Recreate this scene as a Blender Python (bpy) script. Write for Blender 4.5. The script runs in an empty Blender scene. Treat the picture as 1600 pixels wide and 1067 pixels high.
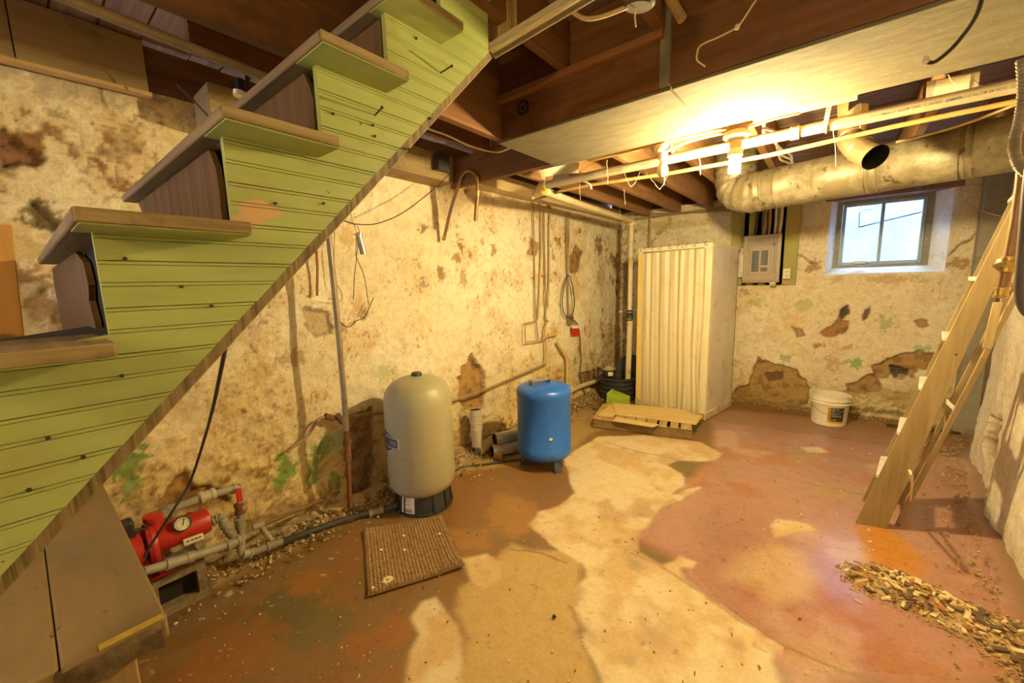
import bpy, math, random
import numpy as np
from mathutils import Vector, Matrix

random.seed(7)
SC = bpy.context.scene
COL = SC.collection
PI = math.pi

# ------------------------------------------------------------------ camera
F_PX, YAW, PITCH, ROLL, EYE = 622.4, -0.67942, 0.14308, 0.02532, 1.5
cy, sy, cp, sp, cr_, sr_ = (math.cos(YAW), math.sin(YAW), math.cos(PITCH), math.sin(PITCH),
                            math.cos(ROLL), math.sin(ROLL))
_f = np.array([sy * cp, cy * cp, -sp]); _r = np.array([cy, -sy, 0.0]); _d = np.cross(_f, _r)
RM = np.array([cr_ * _r + sr_ * _d, -sr_ * _r + cr_ * _d, _f])
CAMP = np.array([0.0, 0.0, EYE])
cam = bpy.data.objects.new('camera', bpy.data.cameras.new('camera'))
COL.objects.link(cam)
m = Matrix.Identity(4)
for i in range(3):
    m[i][0] = RM[0][i]; m[i][1] = -RM[1][i]; m[i][2] = -RM[2][i]
m[2][3] = EYE
cam.matrix_world = m
cam.data.sensor_width = 36
cam.data.lens = F_PX * 36 / 1600
cam.data.clip_start = 0.02
SC.camera = cam

# ------------------------------------------------------------------ world, light, exposure
SC.view_settings.view_transform = 'Standard'
SC.view_settings.look = 'None'
SC.view_settings.gamma = 1
SC.view_settings.use_curve_mapping = False
SC.view_settings.exposure = 0.9
BULB_W = 2500.0       # radiance of the lit spiral bulb
ADDED_FILL_W = 38.0   # unseen fill light added behind the camera for stairs and header
STAIR_LAMP_W = 10.0
w = bpy.data.worlds.new('world'); SC.world = w; w.use_nodes = True
w.node_tree.nodes['Background'].inputs[0].default_value = (0.58, 0.74, 1.0, 1)
w.node_tree.nodes['Background'].inputs[1].default_value = 30.0


def lamp(name, loc, power, col, rad):
    l = bpy.data.lights.new(name, 'POINT'); l.energy = power; l.color = col; l.shadow_soft_size = rad
    o = bpy.data.objects.new(name, l); o.location = loc; COL.objects.link(o); return o


lamp('added_fill_light', (-0.55, -1.5, 2.1), ADDED_FILL_W, (1.0, 0.73, 0.31), 0.12)  # added fill, no source seen here


# ------------------------------------------------------------------ measuring helpers
def ray(x, y):
    return RM.T @ np.array([(x - 800) / F_PX, (y - 533.5) / F_PX, 1.0])


def G(x, y, z=0.0):
    d = ray(x, y); return tuple(CAMP + d * (z - EYE) / d[2])


def PX(x, y, X):
    d = ray(x, y); return tuple(CAMP + d * X / d[0])


def PY(x, y, Y):
    d = ray(x, y); return tuple(CAMP + d * Y / d[1])


XL, XSL = -2.62, .031          # left wall: x at y = 0, and how far it leans in per metre


def PL(x, y, X=-2.62):
    """point seen at x, y on the left wall (X - XL in front of it)"""
    d = ray(x, y); return tuple(CAMP + d * X / (d[0] - XSL * d[1]))


def front(x, y, r, z=0.0):
    """centre of a round base whose nearest point is seen at x, y"""
    g = np.array(G(x, y, z)); h = g[:2] / np.linalg.norm(g[:2])
    return (g[0] + h[0] * r, g[1] + h[1] * r, z)


# ------------------------------------------------------------------ noise (numpy)
def _h(ix, iy, s):
    h = (ix.astype(np.int64) * 374761393 + iy.astype(np.int64) * 668265263 + s * 1442695041) & 0xFFFFFFFF
    h = ((h ^ (h >> 13)) * 1274126177) & 0xFFFFFFFF
    return ((h ^ (h >> 16)) & 0xFFFFFF) / float(0xFFFFFF)


def vn(x, y, s=0):
    ix = np.floor(x); iy = np.floor(y); fx = x - ix; fy = y - iy
    ux = fx * fx * (3 - 2 * fx); uy = fy * fy * (3 - 2 * fy)
    a = _h(ix, iy, s); b = _h(ix + 1, iy, s); c = _h(ix, iy + 1, s); d = _h(ix + 1, iy + 1, s)
    return (a * (1 - ux) + b * ux) * (1 - uy) + (c * (1 - ux) + d * ux) * uy


def fbm(x, y, s=0, o=4):
    t = 0; a = 0.5; n = 0
    for k in range(o):
        t = t + a * vn(x, y, s + k * 17); n += a; a *= 0.5; x = x * 2.03 + 3.1; y = y * 2.03 + 7.7
    return t / n


def sst(a, b, x):
    t = np.clip((x - a) / (b - a), 0, 1); return t * t * (3 - 2 * t)


def poly_sd(u, v, poly):
    """signed distance to a polygon, negative inside"""
    p = np.array(poly, float); n = len(p)
    d = np.full(u.shape, 1e9); ins = np.zeros(u.shape, bool)
    for i in range(n):
        a = p[i]; b = p[(i + 1) % n]; e = b - a
        t = np.clip(((u - a[0]) * e[0] + (v - a[1]) * e[1]) / (e @ e + 1e-12), 0, 1)
        d = np.minimum(d, np.hypot(u - a[0] - t * e[0], v - a[1] - t * e[1]))
        c = ((a[1] > v) != (b[1] > v))
        with np.errstate(all='ignore'):
            xi = (b[0] - a[0]) * (v - a[1]) / (b[1] - a[1] + 1e-12) + a[0]
        ins ^= c & (u < xi)
    return np.where(ins, -d, d)


def mixc(c, k, m_):
    k = np.array(k); m_ = m_[..., None]
    return c * (1 - m_) + k * m_


# ------------------------------------------------------------------ mesh builder
def vsub(a, b): return (a[0] - b[0], a[1] - b[1], a[2] - b[2])


def crom(pts, k=6):
    p = [np.array(q, float) for q in pts]; out = []
    p = [2 * p[0] - p[1]] + p + [2 * p[-1] - p[-2]]
    for i in range(1, len(p) - 2):
        for j in range(k):
            t = j / k
            out.append(0.5 * ((2 * p[i]) + (-p[i - 1] + p[i + 1]) * t + (2 * p[i - 1] - 5 * p[i] + 4 * p[i + 1] - p[i + 2]) * t * t
                              + (-p[i - 1] + 3 * p[i] - 3 * p[i + 1] + p[i + 2]) * t ** 3))
    out.append(p[-2]); return [tuple(q) for q in out]


class M:
    def __init__(s): s.v = []; s.f = []; s.flat = set()

    def add(s, vs, fs, flat=False):
        b = len(s.v); s.v += [tuple(map(float, q)) for q in vs]
        for f in fs:
            if flat: s.flat.add(len(s.f))
            s.f.append(tuple(i + b for i in f))
        return s

    def box(s, a, b):
        x0, x1 = sorted((a[0], b[0])); y0, y1 = sorted((a[1], b[1])); z0, z1 = sorted((a[2], b[2]))
        return s.add([(x0, y0, z0), (x1, y0, z0), (x1, y1, z0), (x0, y1, z0), (x0, y0, z1), (x1, y0, z1), (x1, y1, z1), (x0, y1, z1)],
                     [(3, 2, 1, 0), (4, 5, 6, 7), (0, 1, 5, 4), (1, 2, 6, 5), (2, 3, 7, 6), (3, 0, 4, 7)])

    def obox(s, c, u, v, w):
        """box from a centre and three half-axis vectors"""
        c, u, v, w = (np.array(q, float) for q in (c, u, v, w))
        if np.dot(np.cross(u, v), w) < 0: w = -w
        P = [c + a * u + b * v + d * w for d in (-1, 1) for a, b in ((-1, -1), (1, -1), (1, 1), (-1, 1))]
        return s.add(P, [(3, 2, 1, 0), (4, 5, 6, 7), (0, 1, 5, 4), (1, 2, 6, 5), (2, 3, 7, 6), (3, 0, 4, 7)])

    def bar(s, A, B, wv, hv):
        """beam from A to B with half-section vectors wv, hv"""
        A = np.array(A, float); B = np.array(B, float)
        return s.obox((A + B) / 2, (B - A) / 2, wv, hv)

    def tube(s, path, r, n=10, caps=True):
        p = [np.array(q, float) for q in path]; k = len(p)
        rr = r if hasattr(r, '__len__') else [r] * k
        t = [p[min(i + 1, k - 1)] - p[max(i - 1, 0)] for i in range(k)]
        t = [q / (np.linalg.norm(q) + 1e-12) for q in t]
        a = np.array([0, 0, 1.0]) if abs(t[0][2]) < 0.9 else np.array([1.0, 0, 0])
        u = np.cross(t[0], a); u /= np.linalg.norm(u); vs = []
        for i in range(k):
            u = u - t[i] * (u @ t[i]); u /= np.linalg.norm(u) + 1e-12; w_ = np.cross(t[i], u)
            for j in range(n):
                q = 2 * PI * j / n; vs.append(p[i] + rr[i] * (math.cos(q) * u + math.sin(q) * w_))
        fs = [(i * n + j, i * n + (j + 1) % n, (i + 1) * n + (j + 1) % n, (i + 1) * n + j) for i in range(k - 1) for j in range(n)]
        if caps: fs += [tuple(range(n - 1, -1, -1)), tuple(range((k - 1) * n, k * n))]
        return s.add(vs, fs)

    def lathe(s, prof, o=(0, 0, 0), axis=(0, 0, 1), n=32, ref=None):
        """profile of (radius, height along axis) from o"""
        ax = np.array(axis, float); ax /= np.linalg.norm(ax)
        a = np.array(ref, float) if ref is not None else (np.array([1.0, 0, 0]) if abs(ax[0]) < 0.9 else np.array([0, 1.0, 0]))
        u = a - ax * (a @ ax); u /= np.linalg.norm(u); w_ = np.cross(ax, u); o = np.array(o, float); vs = []
        for r, h in prof:
            for j in range(n):
                q = 2 * PI * j / n; vs.append(o + ax * h + r * (math.cos(q) * u + math.sin(q) * w_))
        k = len(prof)
        fs = [(i * n + j, i * n + (j + 1) % n, (i + 1) * n + (j + 1) % n, (i + 1) * n + j) for i in range(k - 1) for j in range(n)]
        if prof[0][0] > 1e-6: fs.append(tuple(range(n - 1, -1, -1)))
        if prof[-1][0] > 1e-6: fs.append(tuple(range((k - 1) * n, k * n)))
        return s.add(vs, fs)

    def cyl(s, A, B, r, n=16, r2=None):
        A = np.array(A, float); B = np.array(B, float); L = np.linalg.norm(B - A)
        return s.lathe([(r, 0), (r if r2 is None else r2, L)], A, B - A, n)

    def pipe(s, A, B, r, t=0.004, n=24):
        """open tube with a wall thickness"""
        A = np.array(A, float); B = np.array(B, float); L = np.linalg.norm(B - A)
        b = len(s.f)
        s.lathe([(r, 0), (r, L), (r - t, L), (r - t, 0), (r, 0.00001)], A, B - A, n)
        s.f = s.f[:-2]
        return s

    def prism(s, poly, d):
        """3-D polygon extruded by vector d"""
        n = len(poly); a = [tuple(map(float, q)) for q in poly]; b = [(q[0] + d[0], q[1] + d[1], q[2] + d[2]) for q in a]
        return s.add(a + b, [tuple(range(n - 1, -1, -1)), tuple(range(n, 2 * n))] + [(i, (i + 1) % n, n + (i + 1) % n, n + i) for i in range(n)])

    def ball(s, c, r, n=14, sq=(1, 1, 1)):
        k = n // 2
        vs = []; fs = []
        for i in range(k + 1):
            th = PI * i / k
            for j in range(n):
                ph = 2 * PI * j / n
                vs.append((c[0] + r * sq[0] * math.sin(th) * math.cos(ph), c[1] + r * sq[1] * math.sin(th) * math.sin(ph), c[2] - r * sq[2] * math.cos(th)))
        for i in range(k):
            for j in range(n):
                fs.append((i * n + j, i * n + (j + 1) % n, (i + 1) * n + (j + 1) % n, (i + 1) * n + j))
        return s.add(vs, fs)

    def chip(s, c, a, b, h, rz, tilt=0.2, rnd=random):
        q = math.cos(rz); w_ = math.sin(rz); t1 = rnd.uniform(-tilt, tilt); t2 = rnd.uniform(-tilt, tilt)
        u = np.array([q, w_, t1]) * a; v = np.array([-w_, q, t2]) * b
        return s.obox(c, u * rnd.uniform(.8, 1.2), v * rnd.uniform(.6, 1.2), (0, 0, h))


BASE = {}


def _mesh(name, mb, mat, base, sharp=35, smooth=True):
    me = bpy.data.meshes.new(name)
    vs = np.array(mb.v, float) - np.array(base, float)
    me.from_pydata([tuple(q) for q in vs], [], mb.f)
    me.validate()
    if smooth:
        me.polygons.foreach_set('use_smooth', [True] * len(me.polygons))
        me.set_sharp_from_angle(angle=math.radians(sharp))
    if mat: me.materials.append(mat)
    return me


def bevel(o, wd, seg=2):
    b = o.modifiers.new('bevel', 'BEVEL'); b.width = wd; b.segments = seg; b.limit_method = 'ANGLE'
    return o


def tag(o, label=None, cat=None, group=None, kind=None):
    if label: o['label'] = label
    if cat: o['category'] = cat
    if group: o['group'] = group
    if kind: o['kind'] = kind
    return o


def thing(name, label, cat, loc, group=None):
    o = bpy.data.objects.new(name, None); COL.objects.link(o)
    o.location = tuple(float(q) for q in loc); o.empty_display_size = 0.05; BASE[o.name] = tuple(float(q) for q in loc)
    return tag(o, label, cat, group)


def part(name, mb, mat, parent, label=None, bev=0, kind=None, sharp=35):
    base = BASE[parent.name]
    o = bpy.data.objects.new(name, _mesh(name, mb, mat, base, sharp)); COL.objects.link(o)
    o.parent = parent; BASE[o.name] = base
    if bev: bevel(o, bev)
    return tag(o, label, kind=kind)


def one(name, label, cat, mb, mat, group=None, bev=0, kind=None, loc=None, sharp=35):
    v = np.array(mb.v)
    if loc is None: loc = ((v[:, 0].min() + v[:, 0].max()) / 2, (v[:, 1].min() + v[:, 1].max()) / 2, v[:, 2].min())
    o = bpy.data.objects.new(name, _mesh(name, mb, mat, loc, sharp)); COL.objects.link(o)
    o.location = tuple(float(q) for q in loc); BASE[o.name] = tuple(float(q) for q in loc)
    if bev: bevel(o, bev)
    return tag(o, label, cat, group, kind)


def struct(name, mb, mat, bev=0):
    return one(name, None, None, mb, mat, kind='structure', bev=bev, loc=(0, 0, 0))


def share(name, src, parent, off, rz=0.0, sc=(1, 1, 1)):
    """another piece using the mesh of src, moved by off"""
    o = src.copy(); o.name = name; COL.objects.link(o); o.parent = parent
    o.location = tuple(float(q) for q in off); o.rotation_euler = (0, 0, rz); o.scale = sc
    BASE[o.name] = BASE[parent.name]
    return o


def text_mesh(txt, size, fn, align='LEFT', thick=0.0):
    """flat letters; fn maps (x, y) of the text plane to a point of the surface"""
    c = bpy.data.curves.new('lettering', 'FONT'); c.body = txt; c.size = size; c.align_x = align; c.resolution_u = 2
    o = bpy.data.objects.new('lettering', c); COL.objects.link(o)
    dg = bpy.context.evaluated_depsgraph_get(); me = bpy.data.meshes.new_from_object(o.evaluated_get(dg))
    mb = M(); mb.add([fn(q.co.x, q.co.y) for q in me.vertices], [tuple(p.vertices) for p in me.polygons])
    bpy.data.objects.remove(o); bpy.data.meshes.remove(me); bpy.data.curves.remove(c)
    return mb


# ------------------------------------------------------------------ materials
class NT:
    def __init__(s, name):
        s.m = bpy.data.materials.new(name); s.m.use_nodes = True; s.t = s.m.node_tree
        s.b = s.t.nodes['Principled BSDF']

    def n(s, kind, **kw):
        o = s.t.nodes.new(kind)
        for k, v in kw.items():
            if k[0] == 'i' and k[1:].isdigit(): o.inputs[int(k[1:])].default_value = v
            else: setattr(o, k, v)
        return o

    def l(s, a, b): s.t.links.new(a, b)

    def noise(s, vec, scale, detail=4, rough=0.6):
        o = s.n('ShaderNodeTexNoise'); o.inputs['Scale'].default_value = scale; o.inputs['Detail'].default_value = detail
        o.inputs['Roughness'].default_value = rough
        if vec is not None: s.l(vec, o.inputs['Vector'])
        return o.outputs['Fac']

    def ramp(s, fac, stops):
        r = s.n('ShaderNodeValToRGB'); e = r.color_ramp.elements
        while len(e) < len(stops): e.new(0.5)
        for i, (p, c) in enumerate(stops):
            e[i].position = p; e[i].color = (*c, 1) if len(c) == 3 else c
        s.l(fac, r.inputs[0]); return r.outputs[0]

    def mix(s, fac, a, b, mode='MIX'):
        o = s.n('ShaderNodeMix', data_type='RGBA', blend_type=mode)
        for sock, val in ((o.inputs[0], fac), (o.inputs[6], a), (o.inputs[7], b)):
            if hasattr(val, 'is_linked') or hasattr(val, 'links'): s.l(val, sock)
            elif isinstance(val, (int, float)): sock.default_value = val
            else: sock.default_value = (*val, 1)
        return o.outputs[2]

    def bump(s, h, strength=0.3, dist=0.01):
        b = s.n('ShaderNodeBump'); b.inputs['Strength'].default_value = strength; b.inputs['Distance'].default_value = dist
        s.l(h, b.inputs['Height']); s.l(b.outputs[0], s.b.inputs['Normal'])


def mat(name, c1, c2=None, rough=0.6, metal=0.0, scale=12, stretch=(1, 1, 1), dirt=None, dirt_amt=0.5, dirt_scale=5, bump=0.15, bd=0.004,
        spots=None, spot_scale=120, spot_amt=0.62, spec=0.5, lo=0.3, hi=0.7):
    t = NT(name); c2 = c2 or tuple(q * 0.8 for q in c1)
    tc = t.n('ShaderNodeTexCoord'); mp = t.n('ShaderNodeMapping'); mp.inputs['Scale'].default_value = stretch
    t.l(tc.outputs['Object'], mp.inputs[0])
    nf = t.noise(mp.outputs[0], scale, 5)
    c = t.ramp(nf, [(lo, c1), (hi, c2)])
    if dirt:
        d = t.noise(tc.outputs['Object'], dirt_scale, 5, 0.7)
        f = t.ramp(d, [(0.66 - 0.32 * dirt_amt, (0, 0, 0)), (0.82 - 0.22 * dirt_amt, (1, 1, 1))])
        c = t.mix(f, c, dirt)
    if spots:
        d = t.noise(tc.outputs['Object'], spot_scale, 2)
        f = t.ramp(d, [(spot_amt, (0, 0, 0)), (spot_amt + 0.05, (1, 1, 1))])
        c = t.mix(f, c, spots)
    t.l(c, t.b.inputs['Base Color'])
    t.b.inputs['Roughness'].default_value = rough; t.b.inputs['Metallic'].default_value = metal
    t.b.inputs['Specular IOR Level'].default_value = spec
    if bump: t.bump(nf, bump, bd)
    return t.m


def wood(name, c1, c2, axis='x', rough=0.7, grain=34, dirt=None, dirt_amt=0.4, bump=0.35, spots=None):
    st = {'x': (0.06, 1, 1), 'y': (1, 0.06, 1), 'z': (1, 1, 0.06)}[axis]
    return mat(name, c1, c2, rough, 0, grain, st, dirt, dirt_amt, 6, bump, 0.004, spots, spec=0.3)


def attr_mat(name, rough=0.85, fine=70, amt=0.35, bump=0.5, bd=0.006, gloss=False, spec=0.4, pits=None):
    """colour baked per vertex (paint, stains, bare patches) with fine grain on top"""
    t = NT(name); a = t.n('ShaderNodeAttribute', attribute_name='Col'); g = t.n('ShaderNodeTexCoord')
    n1 = t.noise(g.outputs['Object'], fine, 5, 0.7); n2 = t.noise(g.outputs['Object'], fine * 0.22, 5, 0.65)
    k = t.ramp(n1, [(0.28, (1 - amt,) * 3), (0.6, (1.06,) * 3)])
    c = t.mix(1.0, a.outputs['Color'], k, 'MULTIPLY')
    k2 = t.ramp(n2, [(0.3, (1 - amt * 0.6, 1 - amt * 0.75, 1 - amt)), (0.55, (1.03,) * 3)])
    c = t.mix(1.0, c, k2, 'MULTIPLY')
    n3 = None
    if pits:
        n3 = t.noise(g.outputs['Object'], pits, 7, 0.78)
        k3 = t.ramp(n3, [(0.335, (.40, .27, .14)), (0.39, (1, 1, 1))])
        c = t.mix(0.8, c, k3, 'MULTIPLY')
        n5 = t.noise(g.outputs['Object'], pits * .3, 6, 0.7)
        k5 = t.ramp(n5, [(0.32, (.90, .78, .58)), (0.44, (1, 1, 1))])
        c = t.mix(0.8, c, k5, 'MULTIPLY')
    t.l(c, t.b.inputs['Base Color'])
    t.b.inputs['Specular IOR Level'].default_value = spec
    if gloss:
        mr = t.n('ShaderNodeMath', operation='MULTIPLY_ADD'); t.l(n1, mr.inputs[0]); mr.inputs[1].default_value = 0.10
        t.l(a.outputs['Alpha'], mr.inputs[2]); t.l(mr.outputs[0], t.b.inputs['Roughness'])
    else: t.b.inputs['Roughness'].default_value = rough
    add = t.n('ShaderNodeMath', operation='ADD'); t.l(n3 if pits else n1, add.inputs[0]); t.l(n2, add.inputs[1])
    t.bump(add.outputs[0], bump, bd)
    return t.m


def grid(name, P, C, material, kind='structure', holes=None, parent=None):
    """P (n,m,3) points, C (n,m,4) colours -> one mesh object"""
    n, m_ = P.shape[:2]
    idx = np.arange(n * m_).reshape(n, m_)
    q = np.stack([idx[:-1, :-1], idx[1:, :-1], idx[1:, 1:], idx[:-1, 1:]], -1).reshape(-1, 4)
    if holes is not None: q = q[~holes.reshape(-1)]
    me = bpy.data.meshes.new(name)
    me.vertices.add(n * m_); me.vertices.foreach_set('co', P.reshape(-1).astype(np.float32))
    k = len(q); me.loops.add(k * 4); me.loops.foreach_set('vertex_index', q.reshape(-1).astype(np.int32))
    me.polygons.add(k); me.polygons.foreach_set('loop_start', (np.arange(k) * 4).astype(np.int32))
    me.polygons.foreach_set('use_smooth', np.ones(k, bool))
    me.update(calc_edges=True); me.validate()
    ca = me.color_attributes.new('Col', 'FLOAT_COLOR', 'POINT'); ca.data.foreach_set('color', C.reshape(-1).astype(np.float32))
    me.materials.append(material)
    o = bpy.data.objects.new(name, me); COL.objects.link(o)
    if kind: o['kind'] = kind
    BASE[o.name] = (0, 0, 0)
    return o


def axis_pts(segs):
    out = []
    for a, b, d in segs: out += list(np.arange(a, b - 1e-6, d))
    out.append(segs[-1][1]); return np.array(out)

# ================================================================== MATERIAL LIBRARY
W_WALL = attr_mat('limewash', 0.9, 85, 0.22, 0.75, 0.012, pits=26)
W_FLOOR = attr_mat('painted_concrete', 0.5, 60, 0.15, 0.035, 0.002, gloss=True, spec=.8)
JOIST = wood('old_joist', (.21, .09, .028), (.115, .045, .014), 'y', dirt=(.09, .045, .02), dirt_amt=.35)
JOISTF_LIT = wood('far_joist_lit', (.42, .23, .10), (.28, .14, .055), 'y', dirt=(.14, .08, .04), dirt_amt=.3)  # joist timber again, coloured lighter as if lit in the far bays
JOISTX = wood('old_header', (.20, .085, .026), (.115, .044, .014), 'x', dirt=(.08, .035, .015), dirt_amt=.4)
SUBF = wood('subfloor', (.38, .25, .19), (.20, .125, .10), 'x', dirt=(.44, .38, .34), dirt_amt=.12)
FIBRE = mat('fibreboard', (.165, .135, .072), (.12, .095, .05), .95, 0, 9, (1, 2, 1), (.11, .085, .04), .3, 3, .5, .006, (.24, .20, .12), 110, .67)
PALE = wood('pale_board', (.35, .25, .125), (.25, .165, .075), 'y', dirt=(.16, .11, .06), dirt_amt=.42)
GREEN = None
ROUGHW = wood('rough_sawn', (.34, .27, .14), (.16, .11, .05), 'z', grain=60, bump=.8)
STRINGW = wood('stringer_edge', (.27, .20, .095), (.11, .075, .03), 'z', grain=70, dirt=(.07, .05, .02), bump=1.0)
ROUGHX = wood('rough_edge', (.36, .27, .13), (.18, .12, .05), 'y', grain=50, dirt=(.10, .07, .03), bump=.9)
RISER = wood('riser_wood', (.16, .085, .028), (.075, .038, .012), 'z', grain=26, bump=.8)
SHADE_BOX_BLACK = mat('shade_and_box_black', (.018, .012, .008), (.01, .008, .006), .95)  # black for painted shade in gaps and openings, also the small dark fixture
TREADW = wood('tread_wood', (.26, .19, .10), (.14, .09, .045), 'x', grain=40, bump=.6)
SLAB = mat('bench_plank', (.26, .165, .062), (.175, .11, .042), .75, 0, 7, (.3, 1, 1), (.17, .14, .06), .5, 4, .25, .004, (.08, .045, .018), 30, .70)
DARKW = mat('dark_edge', (.09, .055, .025), (.20, .13, .05), .9, 0, 18, (1, 1, 1), (.03, .02, .012), .6, 8, .9, .01)
LADW = wood('ladder_wood', (.36, .27, .135), (.25, .175, .08), 'z', grain=30, dirt=(.15, .10, .04), dirt_amt=.22, rough=.55)
LADTOP = mat('ladder_pale_edge', (.66, .60, .52), (.50, .44, .36), .5)
PVC = mat('white_pvc', (.46, .39, .25), (.38, .31, .18), .35, 0, 6, (1, 1, 1), (.36, .20, .06), .22, 7, .1)
PVCD = mat('dusty_pvc', (.66, .56, .36), (.55, .44, .25), .6, 0, 8, (1, 1, 1), (.30, .20, .09), .35, 9, .15)
GREYP = mat('grey_conduit', (.29, .24, .16), (.21, .165, .10), .45, .5, 14, dirt=(.18, .11, .05), dirt_amt=.3)
GALV = mat('galvanised', (.50, .48, .43), (.38, .35, .30), .38, .75, 10, dirt=(.24, .17, .09), dirt_amt=.35)
DUCT = mat('dusty_duct', (.18, .145, .08), (.12, .095, .05), .5, .2, 6, (1, 1, 1), (.32, .275, .18), .62, 6, .3, .004, (.08, .055, .028), 15, .64)
DUCTS = mat('bright_duct', (.46, .37, .20), (.36, .28, .14), .28, .8, 6)
COPPER = mat('dull_copper', (.34, .18, .075), (.22, .12, .05), .45, .6, 12, dirt=(.20, .15, .08))
RUST = mat('rust', (.22, .085, .035), (.12, .045, .02), .9, .1, 20, bump=.6)
BRASS = mat('brass', (.55, .36, .10), (.38, .23, .06), .38, .85, 15)
BLACK = mat('black_plastic', (.022, .022, .024), (.035, .034, .033), .45, 0, 10, dirt=(.13, .10, .06), dirt_amt=.12)
RUBBER = mat('black_rubber', (.03, .028, .026), (.05, .045, .035), .6, 0, 12)
CABLE = mat('grey_cable', (.30, .25, .17), (.22, .17, .10), .7)
TANCABLE = mat('tan_cable', (.48, .34, .16), (.38, .26, .12), .7)
WHITECAB = mat('white_cable', (.72, .68, .60), (.60, .55, .46), .6)
GREYPIPE = mat('grey_poly', (.33, .30, .22), (.25, .22, .15), .5, 0, 12, dirt=(.20, .14, .07), dirt_amt=.4)
RED = mat('red_enamel', (.50, .025, .012), (.40, .018, .01), .38, 0, 8, dirt=(.18, .03, .015), dirt_amt=.2)
TANK = mat('tank_wrap', (.36, .325, .19), (.325, .29, .16), .42, 0, 60, (.04, .04, 1.6), None, .4, 5, .25, .003)
BLUE = mat('blue_enamel', (.012, .105, .50), (.018, .14, .56), .33, 0, 5, (1, 1, .4), (.03, .085, .30), .3, 5, .06, .003, (.50, .54, .56), 115, .70)
BLUEB = mat('blue_rusty', (.045, .10, .26), (.02, .028, .05), .55, 0, 30, dirt=(.04, .03, .025), dirt_amt=.6)
STOVE = mat('stove_pipe', (.62, .60, .56), (.48, .45, .40), .36, .5, 7, dirt=(.30, .22, .12), dirt_amt=.4)
STOVED = mat('dusty_stove_pipe', (.52, .45, .33), (.40, .33, .22), .6, .2, 9, dirt=(.50, .40, .24), dirt_amt=.35)
BRICK = mat('old_brick', (.54, .34, .14), (.42, .24, .09), .95, 0, 20, dirt=(.22, .14, .07), bump=.6)
CONC = mat('block_concrete', (.27, .20, .11), (.18, .13, .065), .95, 0, 40, dirt=(.12, .08, .04), bump=.9, bd=.006)
JUTE = attr_mat('jute', .95, 220, .5, .6, .004)
PETAL = mat('petal', (.80, .74, .50), (.72, .64, .38), .7)
YEL = mat('flower_eye', (.62, .38, .05), None, .8)
STALL = mat('stall_metal', (.74, .66, .46), (.68, .58, .36), .4, 0, 6, dirt=(.45, .33, .15), dirt_amt=.22)
STALLW = mat('stall_side', (.66, .60, .49), (.58, .50, .36), .4, 0, 4, (1, 1, .4), (.40, .29, .14), .35, 5, .1, .003, (.16, .10, .05), 55, .72)
STALLY = mat('stall_post', (.78, .60, .16), (.72, .52, .12), .4)
VINYL = mat('vinyl_curtain', (.62, .55, .36), (.57, .48, .28), .45, 0, 5, (1, 1, .3), (.46, .34, .15), .35, 4, .05)
PALLW = wood('pallet_wood', (.27, .17, .065), (.15, .09, .035), 'x', dirt=(.14, .09, .04), dirt_amt=.45)
PLY = mat('plywood', (.62, .45, .19), (.53, .37, .14), .7, 0, 10, (.15, 1, 1), (.45, .31, .12), .25, 6, .15, .003, (.25, .15, .05), 70, .72)
LIME = mat('lime_plastic', (.30, .40, .03), (.25, .34, .025), .4, 0, 6, dirt=(.33, .30, .08), dirt_amt=.25)
PANEL = mat('panel_grey', (.40, .32, .235), (.36, .28, .20), .5, 0, 7, dirt=(.26, .18, .11), dirt_amt=.2)
PANELD = mat('panel_recess', (.30, .24, .17), None, .5)
LITBOX = mat('pale_grey_box', (.55, .52, .50), (.48, .44, .40), .5)
PAPER = mat('label_paper', (.74, .68, .50), (.68, .60, .42), .8)
ORANGEL = mat('orange_paint', (.62, .26, .012), None, .7)
BOARDG = mat('backing_board', (.42, .37, .11), (.32, .31, .11), .85, 0, 7, (1, 1, .4), (.50, .30, .10), .45, 4, .3, .004, (.12, .09, .04), 45, .7)
BUCKET = mat('bucket_plastic', (.76, .70, .56), (.70, .63, .46), .42, 0, 5, dirt=(.60, .46, .24), dirt_amt=.15)
WINW = wood('window_timber', (.30, .30, .24), (.21, .20, .155), 'x', dirt=(.42, .42, .38), dirt_amt=.3)
WINP = mat('window_paint', (.30, .40, .50), (.36, .45, .53), .6, 0, 9)
POSTG = mat('grey_post', (.33, .30, .22), (.26, .22, .15), .9, 0, 8, dirt=(.16, .10, .05), dirt_amt=.3)
NAIL = mat('nail_iron', (.05, .035, .025), None, .6, .5)
WEB = mat('cobweb_dust', (.62, .54, .40), None, .95)
STRING = mat('cotton_string', (.66, .54, .34), None, .9)
PORC = mat('porcelain', (.72, .62, .42), (.64, .52, .30), .35)
WOOD_PALE = wood('new_stud', (.55, .30, .10), (.46, .24, .075), 'z', grain=20, bump=.15)
WHITEB = mat('white_sheet', (.82, .74, .52), None, .5)
SHEET = mat('grey_sheet', (.45, .38, .28), None, .6)
GLASSD = None


def glass(name, rough, tint, alpha):
    t = NT(name); t.b.inputs['Base Color'].default_value = (*tint, 1); t.b.inputs['Roughness'].default_value = rough
    t.b.inputs['Transmission Weight'].default_value = alpha; t.b.inputs['IOR'].default_value = 1.05
    return t.m


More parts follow.
